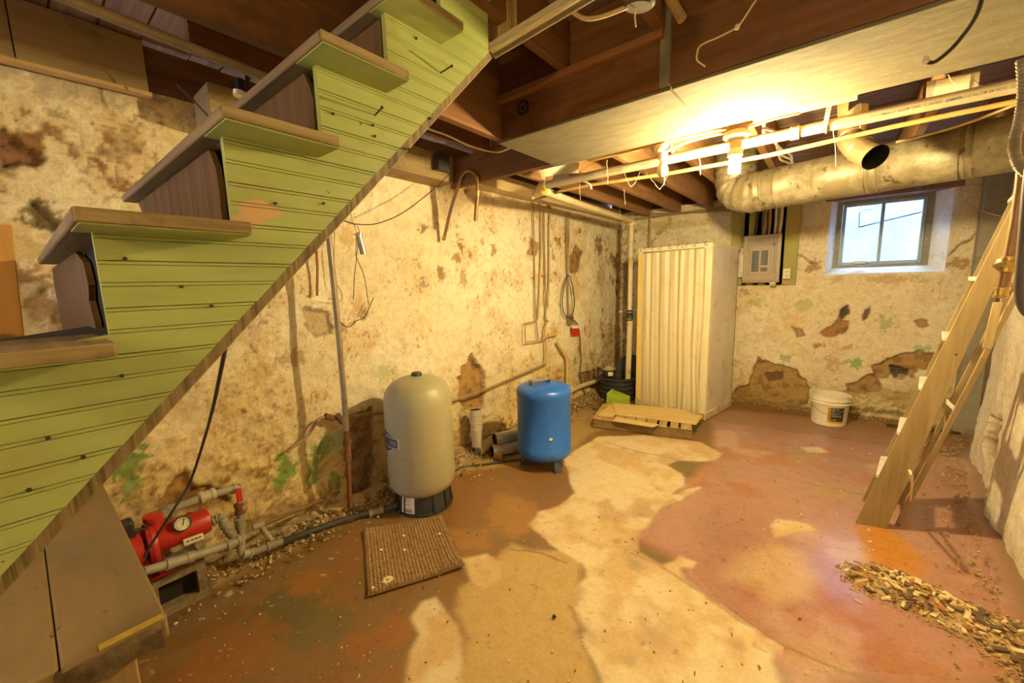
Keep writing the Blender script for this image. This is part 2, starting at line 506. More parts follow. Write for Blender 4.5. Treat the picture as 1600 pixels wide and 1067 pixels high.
def dusty(name):
    t = NT(name); tr = t.n('ShaderNodeBsdfTransparent'); tr.inputs[0].default_value = (.86, .94, 1, 1)
    mx_ = t.n('ShaderNodeMixShader'); g = t.n('ShaderNodeTexCoord'); f = t.noise(g.outputs['Object'], 9, 4)
    k = t.ramp(f, [(.3, (.10,) * 3), (.75, (.30,) * 3)])
    t.b.inputs['Base Color'].default_value = (.62, .72, .80, 1); t.b.inputs['Roughness'].default_value = .35
    t.l(k, mx_.inputs[0]); t.l(tr.outputs[0], mx_.inputs[1]); t.l(t.b.outputs[0], mx_.inputs[2]); t.l(mx_.outputs[0], t.t.nodes['Material Output'].inputs[0])
    return t.m


PANE = dusty('dusty_pane')
BULBG = mat('milky_bulb', (.80, .70, .46), None, .25)


def emit(name, col, power):
    t = NT(name); t.b.inputs['Base Color'].default_value = (.8, .8, .8, 1)
    t.b.inputs['Emission Color'].default_value = (*col, 1); t.b.inputs['Emission Strength'].default_value = power
    return t.m


LIT = emit('lit_spiral', (1.0, .775, .36), BULB_W)


def green_paint(name, c1, c2, bare):
    """old green paint; bare = list of (centre, radii) where the timber shows"""
    t = NT(name); g = t.n('ShaderNodeTexCoord'); geo = t.n('ShaderNodeNewGeometry')
    mp = t.n('ShaderNodeMapping'); mp.inputs['Scale'].default_value = (1, .12, 1); t.l(g.outputs['Object'], mp.inputs[0])
    nf = t.noise(mp.outputs[0], 30, 5); c = t.ramp(nf, [(.3, c1), (.7, c2)])
    n2 = t.noise(g.outputs['Object'], 6, 4); f = t.ramp(n2, [(.52, (0, 0, 0)), (.72, (.55,) * 3)])
    c = t.mix(f, c, (.26, .22, .06))
    n3 = t.noise(g.outputs['Object'], 42, 2); f = t.ramp(n3, [(.755, (0, 0, 0)), (.78, (1,) * 3)])
    c = t.mix(f, c, (.10, .075, .03))
    nb = t.noise(g.outputs['Object'], 22, 4)
    for ctr, rad in bare:
        v = t.n('ShaderNodeVectorMath', operation='SUBTRACT'); t.l(geo.outputs['Position'], v.inputs[0]); v.inputs[1].default_value = ctr
        d = t.n('ShaderNodeVectorMath', operation='DIVIDE'); t.l(v.outputs[0], d.inputs[0]); d.inputs[1].default_value = rad
        L = t.n('ShaderNodeVectorMath', operation='LENGTH'); t.l(d.outputs[0], L.inputs[0])
        s = t.n('ShaderNodeMath', operation='MULTIPLY_ADD'); t.l(nb, s.inputs[0]); s.inputs[1].default_value = 1.1; t.l(L.outputs['Value'], s.inputs[2])
        f = t.ramp(s.outputs[0], [(.0, (1, 1, 1)), (1.0, (0, 0, 0))])
        r = f.node.color_ramp; r.elements[0].position = .97; r.elements[1].position = 1.0
        s2 = t.n('ShaderNodeMath', operation='MULTIPLY'); t.l(s.outputs[0], s2.inputs[0]); s2.inputs[1].default_value = .66
        t.t.links.remove(f.node.inputs[0].links[0]); t.l(s2.outputs[0], f.node.inputs[0])
        c = t.mix(f, c, (.47, .30, .14))
    t.l(c, t.b.inputs['Base Color']); t.b.inputs['Roughness'].default_value = .5; t.bump(nf, .25, .003)
    return t.m


# ================================================================== THE SETTING
YF, YB, ZT = 5.55, -2.6, 2.36


def flecks(u, v, s, f, lo):
    return sst(lo, lo + 0.06, vn(u * f, v * f, s))


# ---- floor
fx = axis_pts([(-2.86, 1.35, 0.013)]); fy = axis_pts([(YB, -0.1, 0.06), (-0.1, 2.6, 0.010), (2.6, 5.7, 0.015)])
U, V = np.meshgrid(fx, fy, indexing='ij')
n1 = fbm(U * 1.4, V * 1.4, 1); n2 = fbm(U * 5, V * 5, 2); n3 = fbm(U * 19, V * 19, 3); n4 = vn(U * 70, V * 70, 4)
wob = (n2 - .5) * .16 + (n3 - .5) * .07
C = np.zeros(U.shape + (3,)); C[:] = (.225, .120, .036)
C = mixc(C, (.26, .108, .028), sst(.45, .62, n2 * .6 + n1 * .4) * .8)
C = mixc(C, (.17, .115, .033), sst(.50, .68, fbm(U * 3.1, V * 3.1, 9)) * .9)


def fpoly(pts): return [G(x, y)[:2] for x, y in pts]


pink = poly_sd(U, V, fpoly([(1110, 655), (1300, 680), (1510, 700), (1560, 860), (1600, 1000), (1600, 1067), (1250, 1067), (1100, 930), (1060, 880), (990, 840), (1040, 780), (1120, 715)]))
C = mixc(C, (.42, .22, .165), sst(.06, -.06, pink + wob * .5))
C = mixc(C, (.40, .17, .085), sst(.06, -.06, pink + wob * .5) * sst(.50, .62, fbm(U * 2.6, V * 2.6, 31)) * .8)
C = mixc(C, (.60, .40, .26), sst(.06, -.06, pink + wob * .5) * sst(.56, .70, fbm(U * 2.2 + 5, V * 2.2, 33)) * .6)
tan = poly_sd(U, V, fpoly([(725, 915), (800, 850), (830, 862), (880, 862), (905, 880), (898, 920), (905, 960), (892, 990), (918, 1020), (935, 1067), (935, 1300), (600, 1300), (715, 1067), (727, 1000), (708, 955)]))
C = mixc(C, (.48, .315, .115), sst(.03, -.03, tan + wob * .4))
dull = poly_sd(U, V, fpoly([(1130, 640), (1500, 670), (1515, 715), (1095, 655)]))
C = mixc(C, (.33, .17, .085), sst(.02, -.02, dull + wob * .15))
mud = poly_sd(U, V, fpoly([(890, 640), (1000, 640), (920, 680), (880, 712), (700, 745), (700, 720)]))
C = mixc(C, (.42, .29, .11), sst(.05, -.05, mud + wob * .5) * .8)
cream = [
    [(897, 705), (935, 682), (1010, 680), (1095, 690), (1128, 708), (1118, 720), (1060, 719), (1040, 726), (1066, 740), (1068, 758), (1040, 777), (1092, 761), (1075, 775), (1032, 790), (1020, 808), (998, 837), (1000, 862), (1035, 882), (1062, 870), (1087, 878), (1065, 890), (1070, 905), (1100, 930), (1150, 965), (1195, 995), (1225, 1012), (1200, 1030), (1225, 1080), (1240, 1200), (940, 1200), (940, 1067), (924, 1030), (908, 1000), (920, 985), (905, 950), (900, 920), (920, 900), (915, 880), (885, 862), (860, 850), (830, 820), (840, 800), (870, 790), (900, 770), (888, 740), (878, 718)],
    [(628, 1090), (640, 1020), (655, 990), (640, 965), (660, 940), (680, 933), (690, 945), (715, 975), (725, 1000), (720, 1040), (706, 1090)],
    [(722, 872), (760, 865), (785, 880), (782, 905), (755, 919), (735, 905)],
    [(1205, 822), (1215, 812), (1260, 818), (1275, 828), (1235, 832), (1212, 840)],
    [(1252, 699), (1280, 699), (1292, 706), (1262, 706)]]
cm = np.zeros(U.shape)
for i, p in enumerate(cream):
    sd = poly_sd(U, V, fpoly(p)); cm = np.maximum(cm, sst(.016, -.012, sd + wob * (.28 if i == 0 else .12)))
creamc = mixc(np.broadcast_to(np.array((.65, .515, .30)), C.shape).copy(), (.56, .38, .17), sst(.45, .65, n2))
creamc = mixc(creamc, (.45, .29, .14), sst(.60, .74, fbm(U * 4 + 9, V * 4, 41)) * .7)
C = C * (1 - cm[..., None]) + creamc * cm[..., None]
soft = poly_sd(U, V, fpoly([(1150, 870), (1200, 843), (1255, 860), (1275, 900), (1265, 935), (1210, 945), (1185, 920), (1130, 900)]))
C = mixc(C, (.62, .43, .25), sst(.06, -.08, soft + wob * .4) * .75)
rust = poly_sd(U, V, fpoly([(1335, 826), (1370, 815), (1400, 830), (1440, 870), (1450, 900), (1400, 900), (1365, 880)]))
C = mixc(C, (.52, .215, .03), sst(.05, -.06, rust + wob * .4) * .9)
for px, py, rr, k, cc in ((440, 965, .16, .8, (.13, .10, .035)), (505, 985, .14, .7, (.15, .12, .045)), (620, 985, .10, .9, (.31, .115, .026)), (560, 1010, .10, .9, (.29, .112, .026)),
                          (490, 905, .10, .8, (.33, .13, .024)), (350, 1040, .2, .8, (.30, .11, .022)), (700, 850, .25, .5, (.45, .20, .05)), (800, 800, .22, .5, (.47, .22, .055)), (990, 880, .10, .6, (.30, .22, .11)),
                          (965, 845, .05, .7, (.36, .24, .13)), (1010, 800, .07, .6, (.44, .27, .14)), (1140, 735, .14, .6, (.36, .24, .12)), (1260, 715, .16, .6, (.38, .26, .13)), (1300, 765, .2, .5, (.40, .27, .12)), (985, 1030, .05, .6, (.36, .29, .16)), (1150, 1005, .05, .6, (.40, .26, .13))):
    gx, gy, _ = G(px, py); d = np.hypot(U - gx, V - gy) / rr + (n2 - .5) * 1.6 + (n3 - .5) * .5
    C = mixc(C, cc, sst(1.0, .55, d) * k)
# rubble strip against the left wall, dirt at the others
leftd = U - (-2.36 + (n2 - .5) * .22 + (n1 - .5) * .1)
C = mixc(C, (.29, .19, .065), sst(.06, -.05, leftd) * .9)
C = mixc(C, (.50, .38, .18), sst(.02, -.04, leftd) * sst(.60, .70, n3) * .8)
rb = U - (.50 + .085 * V)
C = mixc(C, (.38, .26, .14), sst(.0, .16, rb + wob) * .8)
fb = V - 5.25; C = mixc(C, (.36, .21, .09), sst(.0, .2, fb + wob) * .7)
# cracks
for pts, cc in (([(1095, 657), (1300, 688), (1515, 717)], (.30, .17, .07)), ([(952, 692), (1000, 706), (1080, 722), (1180, 735), (1310, 765), (1500, 800)], (.30, .20, .10)),
                ([(800, 858), (845, 864), (880, 880)], (.24, .13, .05)), ([(890, 950), (905, 1000), (940, 1060)], (.24, .13, .05)), ([(985, 862), (1030, 880), (1080, 915), (1150, 965), (1250, 1020), (1400, 1080)], (.30, .2, .1))):
    q = [np.array(G(*p)[:2]) for p in pts]
    for a, b in zip(q[:-1], q[1:]):
        e = b - a; uu = U + (n3 - .5) * .05; vv = V + (n2 - .5) * .05
        t = np.clip(((uu - a[0]) * e[0] + (vv - a[1]) * e[1]) / (e @ e), 0, 1)
        d = np.hypot(uu - a[0] - t * e[0], vv - a[1] - t * e[1]); C = mixc(C, cc, sst(.013, .003, d) * .75)
C = mixc(C, (.13, .075, .03), flecks(U, V, 55, 52, .90) * .4)
C = mixc(C, (.70, .56, .33), flecks(U, V, 56, 44, .90) * sst(.75, .25, U + 2.3) * .7)
rough_ = .42 + .36 * np.maximum(np.maximum(cm * .7, sst(.03, -.03, tan)), sst(.1, -.1, leftd)) - .28 * sst(.05, -.1, pink + wob * .3) * (1 - cm)
rough_ = np.clip(rough_, .16, .9)
Zf = (n2 - .5) * .006 + (n1 - .5) * .006 - cm * .003 + sst(.06, -.16, leftd) * (.045 + .05 * (n3 - .3)) + sst(.1, .3, rb) * .03 * n3 + sst(.1, .3, fb) * .03 * n3
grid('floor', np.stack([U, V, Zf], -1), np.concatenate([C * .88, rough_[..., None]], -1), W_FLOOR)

# ---- plaster colouring shared by the walls


def plaster(u, v, s, wet, age):
    """u along the wall, v height; wet 0..1 low damp band, age 0..1 flaking"""
    a1 = fbm(u * 1.2, v * 1.2, s); a2 = fbm(u * 4.5, v * 4.5, s + 1); a3 = fbm(u * 16, v * 16, s + 2); a4 = fbm(u * 48, v * 48, s + 3, 2)
    C = np.zeros(u.shape + (3,)); C[:] = (.76, .67, .47)
    C = mixc(C, (.80, .74, .57), sst(.42, .6, a1))
    C = mixc(C, (.68, .50, .25), sst(.54, .72, a2) * .5)
    C = mixc(C, (.66, .53, .33), sst(.55, .75, fbm(u * 9, v * 9, s + 5)) * .5)
    pe = a2 * .55 + a3 * .35 + a4 * .10
    th = .735 - .16 * age
    peel = sst(th, th + .03, pe)
    C = mixc(C, (.58, .40, .20), sst(th - .06, th, pe) * .35)
    pc = mixc(np.broadcast_to(np.array((.40, .26, .12)), C.shape).copy(), (.30, .165, .08), sst(.45, .6, a3))
    pc = mixc(pc, (.48, .38, .24), sst(.52, .66, fbm(u * 11, v * 11, s + 6)))
    C = C * (1 - peel[..., None]) + pc * peel[..., None]
    wetm = np.clip(wet, 0, 1) * (.55 + .9 * (a3 - .3))
    wetm = np.clip(wetm, 0, 1)
    C = mixc(C, (.55, .38, .10), wetm * .95)
    C = mixc(C, (.24, .14, .05), wetm * sst(.55, .68, a4 * .5 + a3 * .5) * .9)
    sp = sst(.80 - .10 * age, .84 - .10 * age, vn(u * 62, v * 48, s + 8)) * (.06 + .94 * sst(.47, .62, a2))
    C = mixc(C, (.22, .13, .055), sp * .55)
    D = -(peel * .013) + (a1 - .5) * .05 + (a2 - .5) * .028 + (a3 - .5) * (.010 + .036 * wetm + .014 * age) + (a4 - .5) * (.003 + .012 * wetm + .004 * age) - sp * .004
    return C, D, (a1, a2, a3, a4)


def blob(u, v, c, r, n, amp=.9):
    return sst(1.05, .80, np.hypot((u - c[0]) / r[0], (v - c[1]) / r[1]) + (n - .5) * amp)


# ---- left wall
yy = axis_pts([(YB, -.3, .06), (-.3, 2.6, .0105), (2.6, 5.75, .015)]); zz = axis_pts([(-.05, 2.45, .0115)])
U, V = np.meshgrid(yy, zz, indexing='ij')
age = np.clip(.12 + .75 * sst(1.3, .2, U) * sst(1.0, 1.9, V) + .75 * sst(4.2, 5.2, U) + .5 * sst(.9, .3, V) * sst(2.6, 1.6, U) + .25 * sst(3.0, 3.8, U) * sst(1.0, 1.6, V), 0, 1)
age = age * (1 - .9 * np.exp(-(((U - 2.2) / .9) ** 2 + ((V - 1.4) / .7) ** 2)))
wet = sst(.95, .15, V - .22 * sst(1.6, .6, U) + (fbm(U * 3, V * 3, 77) - .5) * .5) + .25 * sst(2.1, 2.35, V)
C, D, (a1, a2, a3, a4) = plaster(U, V, 101, wet, age)
nn = a3 * .6 + a2 * .4


def lw(px, py): q = PL(px, py); return (q[1], q[2])


for pts, cc, dep in (
        ([(738, 557), (752, 570), (760, 585), (757, 635), (724, 640), (718, 622), (720, 590), (728, 570)], (.42, .235, .075), .05),
        ([(270, 768), (290, 735), (300, 760), (350, 765), (362, 785), (300, 800), (250, 790)], (.42, .22, .05), .03),
        ([(540, 655), (580, 640), (585, 700), (578, 770), (545, 790), (545, 700)], (.33, .20, .11), .02),
        ([(0, 205), (30, 215), (60, 235), (72, 250), (60, 262), (30, 255), (0, 270)], (.30, .15, .09), .04),
        ([(48, 318), (85, 338), (98, 352), (80, 368), (60, 355)], (.20, .12, .06), .03),
        ([(478, 485), (512, 490), (516, 520), (495, 525), (480, 505)], (.55, .43, .25), .02),
        ([(905, 585), (945, 572), (960, 585), (930, 605), (908, 600)], (.33, .19, .07), .03),
        ([(900, 385), (912, 392), (905, 425), (893, 428), (890, 405)], (.33, .19, .07), .02),
        ([(830, 372), (842, 380), (838, 400), (826, 395)], (.44, .27, .10), .01)):
    poly = [lw(*p) for p in pts]; sd = poly_sd(U, V, poly) + (a3 - .5) * .07 + (a4 - .5) * .02
    k = sst(.012, -.008, sd); C = mixc(C, cc, k * .95); C = mixc(C, tuple(q * .55 for q in cc), k * sst(.5, .62, a3) * .8)
    C = mixc(C, (.16, .09, .04), sst(.02, .004, np.abs(sd)) * .5); D -= dep * k
for px, py, rx, ry, cc, k, dep in (
        (450, 735, .05, .11, (.16, .30, .05), .9, 0), (440, 755, .06, .06, (.18, .28, .05), .9, 0), (510, 700, .06, .06, (.17, .30, .06), .85, 0), (492, 735, .05, .09, (.19, .28, .06), .8, 0), (535, 690, .10, .10, (.38, .47, .30), .7, 0),
        (200, 725, .07, .09, (.16, .26, .06), .95, .004), (205, 760, .05, .07, (.18, .27, .08), .8, 0), (525, 755, .04, .06, (.18, .27, .06), .8, 0),
        (898, 562, .06, .08, (.22, .36, .06), .85, 0), (925, 555, .05, .06, (.20, .36, .06), .85, 0), (885, 590, .05, .07, (.30, .40, .12), .6, 0), (600, 580, .07, .06, (.45, .50, .22), .6, 0),
        (720, 385, .05, .07, (.28, .15, .06), .9, .012), (715, 405, .06, .05, (.36, .20, .08), .8, .01), (690, 425, .04, .06, (.30, .17, .08), .85, .012), (735, 400, .03, .05, (.30, .17, .07), .85, .01), (725, 435, .05, .06, (.40, .24, .10), .7, .01), (772, 390, .03, .05, (.36, .20, .08), .8, .01), (755, 378, .03, .04, (.44, .28, .12), .7, .006),
        (665, 355, .035, .04, (.26, .15, .07), .9, .012), (660, 445, .05, .04, (.36, .30, .22), .8, .01), (562, 480, .07, .07, (.56, .36, .22), .7, .006), (572, 492, .03, .06, (.30, .17, .08), .8, .01), (545, 370, .05, .10, (.60, .42, .18), .7, 0), (640, 620, .10, .06, (.50, .36, .14), .5, 0), (415, 590, .10, .10, (.52, .38, .17), .6, .005), (460, 560, .08, .05, (.36, .26, .13), .6, .005),
        (40, 385, .10, .12, (.62, .47, .22), .7, .01), (45, 430, .06, .05, (.34, .16, .09), .8, .01), (75, 480, .06, .05, (.50, .33, .24), .7, .01), (80, 345, .07, .06, (.18, .14, .09), .7, .01), (865, 520, .08, .10, (.56, .38, .13), .7, 0), (890, 490, .07, .12, (.58, .36, .10), .7, 0), (900, 450, .07, .14, (.60, .42, .16), .6, 0), (868, 582, .06, .05, (.52, .28, .12), .7, 0), (940, 430, .10, .22, (.50, .33, .14), .6, .006), (955, 520, .08, .2, (.46, .30, .13), .6, .008), (955, 400, .03, .05, (.24, .13, .06), .9, .012), (958, 440, .03, .05, (.24, .13, .06), .9, .012), (865, 400, .035, .06, (.30, .16, .07), .8, .01), (205, 140, .15, .08, (.50, .42, .30), .7, .0), (130, 130, .2, .08, (.46, .38, .28), .7, 0), (310, 175, .12, .08, (.52, .42, .30), .7, 0), (560, 800, .3, .09, (.10, .065, .03), .8, 0), (700, 700, .12, .16, (.44, .28, .10), .8, .01), (690, 640, .1, .1, (.55, .36, .14), .6, .005), (440, 800, .3, .07, (.30, .18, .06), .7, 0)):
    k_ = blob(U, V, lw(px, py), (rx * .95, ry * .95), nn * .6 + a4 * .4, 4.2) * k
    C = mixc(C, cc, k_); D -= dep * k_
C = mixc(C, (.30, .19, .08), sst(.004, .0, np.abs(fbm(U * 2.2, V * 2.2, 140) - .5)) * .35 * sst(.5, .6, a1))
ridge = -.022 * sst(.35, .0, V) * (.5 + a3)
Pw = np.stack([XL + XSL * U + D * 1.0 - .01 - ridge * 1.4, U, V], -1)
grid('wall_left', Pw, np.concatenate([C, np.ones(U.shape + (1,))], -1), W_WALL)

# ---- far wall, with the window opening
WX0, WX1, WZ0, WZ1 = -.085, .800, 1.520, 2.30
xx = axis_pts([(-2.7, WX0, .0125), (WX0, WX1, .0125), (WX1, 1.3, .0125)]); zz = axis_pts([(-.05, WZ0, .0120), (WZ0, WZ1, .0120), (WZ1, 2.45, .012)])
U, V = np.meshgrid(xx, zz, indexing='ij')
age = np.clip(.05 + .5 * sst(-1.2, -1.9, U) + .45 * sst(.75, .4, V), 0, 1)
wet = .9 * sst(.55, .12, V + (fbm(U * 4, V * 4, 88) - .5) * .35) + .35 * sst(2.1, 2.3, V) * sst(-.9, -1.2, U)
C, D, (a1, a2, a3, a4) = plaster(U, V, 202, wet, age)
C = mixc(C, (.74, .62, .40), .35 * np.ones(U.shape))


def fw(px, py): q = PY(px, py, YF); return (q[0], q[2])


for pts, cc, dep in (
        ([(1150, 605), (1170, 600), (1185, 560), (1215, 570), (1245, 578), (1264, 605), (1262, 632), (1200, 640), (1140, 628)], (.42, .26, .09), .030),
        ([(1362, 572), (1400, 555), (1440, 550), (1475, 556), (1462, 580), (1435, 575), (1425, 590), (1402, 575), (1385, 590), (1365, 592)], (.42, .25, .09), .030),
        ([(1326, 602), (1340, 597), (1360, 583), (1378, 600), (1372, 612), (1340, 614), (1326, 612)], (.38, .22, .09), .025),
        ([(1392, 573), (1420, 578), (1412, 592), (1398, 590)], (.09, .065, .05), .06),
        ([(1284, 520), (1300, 508), (1310, 500), (1326, 502), (1325, 515), (1305, 525), (1290, 525)], (.38, .19, .06), .015),
        ([(1312, 482), (1324, 478), (1326, 490), (1316, 500), (1310, 496)], (.08, .05, .03), .03),
        ([(1350, 485), (1358, 482), (1356, 498), (1350, 500)], (.16, .09, .05), .02),
        ([(1428, 502), (1445, 500), (1450, 508), (1438, 512)], (.42, .23, .14), .006),
        ([(1196, 585), (1222, 582), (1222, 592), (1200, 596)], (.16, .09, .045), .02),
        ([(1240, 512), (1252, 515), (1256, 524), (1246, 526)], (.45, .27, .13), .008)):
    poly = [fw(*p) for p in pts]; sd = poly_sd(U, V, poly) + (a3 - .5) * .06
    k = sst(.012, -.006, sd); C = mixc(C, cc, k * .95); C = mixc(C, tuple(q * .6 for q in cc), k * sst(.5, .64, a3) * .8)
    C = mixc(C, (.15, .085, .04), sst(.014, .003, np.abs(sd)) * .6); D -= dep * k
for px, py, rx, ry, cc, k, dep in (
        (1335, 568, .09, .05, (.20, .38, .08), .8, 0), (1382, 505, .06, .08, (.30, .42, .18), .65, 0), (1255, 478, .08, .06, (.42, .47, .18), .7, 0), (1230, 560, .06, .05, (.24, .30, .12), .6, 0), (1305, 568, .10, .09, (.50, .31, .19), .7, .004), (1320, 545, .08, .05, (.46, .28, .17), .7, .004), (1440, 545, .05, .03, (.26, .42, .14), .6, 0), (1280, 540, .04, .03, (.32, .16, .09), .8, .004), (1270, 415, .07, .06, (.36, .20, .09), .8, .01), (1310, 435, .05, .06, (.50, .34, .18), .6, 0), (1480, 412, .18, .05, (.40, .21, .07), .8, .01), (1400, 437, .25, .04, (.52, .33, .15), .6, 0), (1180, 475, .1, .06, (.44, .42, .14), .6, 0), (1200, 520, .08, .08, (.62, .48, .22), .5, 0), (1240, 500, .12, .1, (.64, .46, .20), .5, 0), (1000, 410, .5, .06, (.42, .33, .17), .6, 0), (1050, 352, .5, .05, (.48, .37, .16), .6, .004), (978, 450, .10, .9, (.34, .24, .11), .75, .01), (1420, 600, .2, .05, (.62, .49, .26), .6, 0), (1440, 625, .5, .08, (.42, .32, .10), .7, .01), (1350, 640, .4, .03, (.22, .17, .05), .8, .01), (1190, 615, .16, .1, (.40, .27, .08), .7, .01)):
    k_ = blob(U, V, fw(px, py), (rx * .95, ry * .95), a3 * .45 + a2 * .15 + a4 * .4, 4.2) * k
    C = mixc(C, cc, k_); D -= dep * k_
# a crack running off the window
for pts in ([(1475, 412), (1490, 392), (1510, 375), (1525, 362)], [(1240, 395), (1255, 400), (1270, 412)]):
    q = [np.array(fw(*p)) for p in pts]
    for a, b in zip(q[:-1], q[1:]):
        e = b - a; uu = U + (a3 - .5) * .06; vv = V + (a2 - .5) * .06
        t = np.clip(((uu - a[0]) * e[0] + (vv - a[1]) * e[1]) / (e @ e), 0, 1); d = np.hypot(uu - a[0] - t * e[0], vv - a[1] - t * e[1])
        C = mixc(C, (.20, .12, .05), sst(.014, .004, d) * .8); D -= .01 * sst(.016, .004, d)
# whitewashed surround of the window
cu, cv = (WX0 + WX1) / 2, (WZ0 + WZ1) / 2
fr = np.maximum(np.abs(U - cu) - (WX1 - WX0) / 2, np.abs(V - cv) - (WZ1 - WZ0) / 2)
C = mixc(C, (.80, .80, .80), sst(.03, .0, fr + (a3 - .5) * .06))
hx = (xx[:-1] + xx[1:]) / 2; hz = (zz[:-1] + zz[1:]) / 2
holes = ((hx[:, None] > WX0 - .002) & (hx[:, None] < WX1 + .002) & (hz[None] > WZ0 - .002) & (hz[None] < WZ1 + .002))
D = D * sst(.0, .06, fr) + .012 * sst(.06, .0, fr)
Pw = np.stack([U, YF - D + .0, V], -1)
grid('wall_far', Pw, np.concatenate([C, np.ones(U.shape + (1,))], -1), W_WALL, holes=holes)

# ---- right wall, uneven limewashed stone


def xw(Y): return .575 + .088 * np.clip(Y, 0.4, 9) + .16 * sst(4.75, 5.15, Y)


yy = axis_pts([(YB, 1.2, .06), (1.2, 5.6, .017)]); zz = axis_pts([(-.05, 2.62, .017)])
U, V = np.meshgrid(yy, zz, indexing='ij')
C, D, (a1, a2, a3, a4) = plaster(U, V, 303, .45 * sst(.35, .05, V + (fbm(U * 4, V * 4, 99) - .5) * .3), .05 + .2 * sst(.5, .2, V))
C = mixc(C, (.80, .74, .62), .55 * np.ones(U.shape))
bul = (fbm(U * 1.7, V * .55, 311) - .5) * .26 + (fbm(U * 4.2, V * 2.2, 312) - .5) * .07
cav = blob(U, V, (4.25, .33), (.20, .18), a3, 1.2)
C = mixc(C, (.22, .12, .05), cav * .85)
Pw = np.stack([xw(U) - bul * .55 + sst(.7, 0, V) * -.03 + cav * .07 - D * .8, U, V], -1)
grid('wall_right', Pw, np.concatenate([C, np.ones(U.shape + (1,))], -1), W_WALL)
# ---- wall behind
yy = axis_pts([(-2.6, 1.2, .08)]); zz = axis_pts([(-.05, 2.7, .08)])
U, V = np.meshgrid(yy, zz, indexing='ij'); C, D, _ = plaster(U, V, 404, V * 0, .1)
grid('wall_back', np.stack([U, YB + D, V], -1), np.concatenate([C, np.ones(U.shape + (1,))], -1), W_WALL)

# ================================================================== CEILING
ZH, ZN, ZJ, ZS = 2.255, 2.456, 2.36, 2.66      # header bottom, ledger bottom, far joist bottom, subfloor
ceil_ = struct('ceiling', M().box((-2.75, -2.75, ZS + .025), (1.45, 5.9, ZS + .08)), SUBF)
rnd = random.Random(3)
y = -2.6
while y < 5.75:
    wd = rnd.choice((.135, .14, .185))
    part('subfloor_board', M().box((-2.7, y + .004, ZS + rnd.uniform(-.004, .004)), (1.4, y + wd - .004, ZS + .025)), SUBF, ceil_)
    y += wd


def joist(x, y0, y1, z0, t=.045, name='joist', mt=None):
    o = part(name, M().box((x - t / 2, y0, z0), (x + t / 2, y1, ZS - .005)), mt or JOIST, ceil_, bev=.003); return o


joist(-1.445, YB, 1.718, ZH, .045, 'trimmer_joist')
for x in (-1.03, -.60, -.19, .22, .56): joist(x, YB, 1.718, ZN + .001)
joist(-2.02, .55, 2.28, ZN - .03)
for x in (-2.02, -1.64, -1.26, -.90, -.45, -.03, .345, .76): joist(x, 2.335, 5.62, ZJ, mt=JOISTF_LIT)
# header with its ledger strip, strap and the far header above the boxed chase
part('header_beam', M().box((-1.467, 1.72, ZH), (.78, 1.765, ZS - .005)), JOISTX, ceil_, bev=.003)
part('ledger_strip', M().box((-1.44, 1.682, ZN - .030), (PY(1036, 45, 1.69)[0], 1.722, ZN)), wood('ledger', (.28, .12, .042), (.20, .08, .026), 'x'), ceil_, bev=.002)
x0 = PY(1040, 80, 1.715)[0]
part('metal_strap', M().box((x0 - .018, 1.704, ZH), (x0 + .020, 1.722, 2.58)), mat('strap_paint', (.22, .20, .13), (.16, .14, .09), .6), ceil_)
kx = PY(817, 168, 1.72)
b = M().lathe([(.002, 0), (.006, .0015), (.013, 0)], (kx[0], 1.7195, kx[2]), (0, -1, 0), 20).lathe([(.022, 0), (.026, .0015), (.034, .0015), (.038, 0)], (kx[0], 1.7195, kx[2]), (0, -1, 0), 24)
b.f = [f for f in b.f if len(f) == 4]
part('knot', b, mat('knot_dark', (.022, .009, .004), None, .8), ceil_)
part('far_header', M().box((-1.43, 2.285, ZH + .012), (.75, 2.325, ZS - .005)), JOISTX, ceil_, bev=.003)
part('trimmer_beam', M().box((-2.42, 2.275, ZH + .002), (-1.43, 2.32, ZH + .215)), JOISTX, ceil_, bev=.003)
xs = -.555
for a, b in ((-1.452, xs - .003), (xs + .003, .77)):
    part('soffit_board', M().box((a, 1.722, ZH - .014), (b, 2.30, ZH - .001)), FIBRE, ceil_, bev=.003)
# bridging pieces between joists
part('bridging', M().bar(G(325, 70, 2.55), G(344, 44, 2.62), (.012, .012, 0), (0, .012, .012)), JOIST, ceil_)
for xa, xb in ((-.42, -.06),):
    part('blocking', M().box((xa, 2.34, ZJ + .03), (xb, 2.385, ZS - .01)), wood('new_block', (.62, .30, .07), (.50, .22, .05), 'x'), ceil_)
    part('blocking', M().box((xa, 2.39, ZJ + .12), (xb, 2.43, ZS - .01)), wood('new_block_b', (.60, .30, .08), (.48, .22, .05), 'x'), ceil_)
# rim boards on top of the walls
for nm, a, b, mt in (('rim_board', (-2.75, 2.33, 2.33), (-2.62, 5.7, ZS + .02), JOIST), ('rim_board', (-2.6, 5.60, 2.33), (1.4, 5.66, ZS + .02), JOISTX), ('rim_board', (-2.75, YB, 2.33), (-2.63, 2.33, ZS + .02), JOIST),
                     ('rim_board', (1.25, YB, 2.5), (1.32, 5.7, ZS + .02), JOIST)):
    part(nm, M().box(a, b), mt, ceil_)
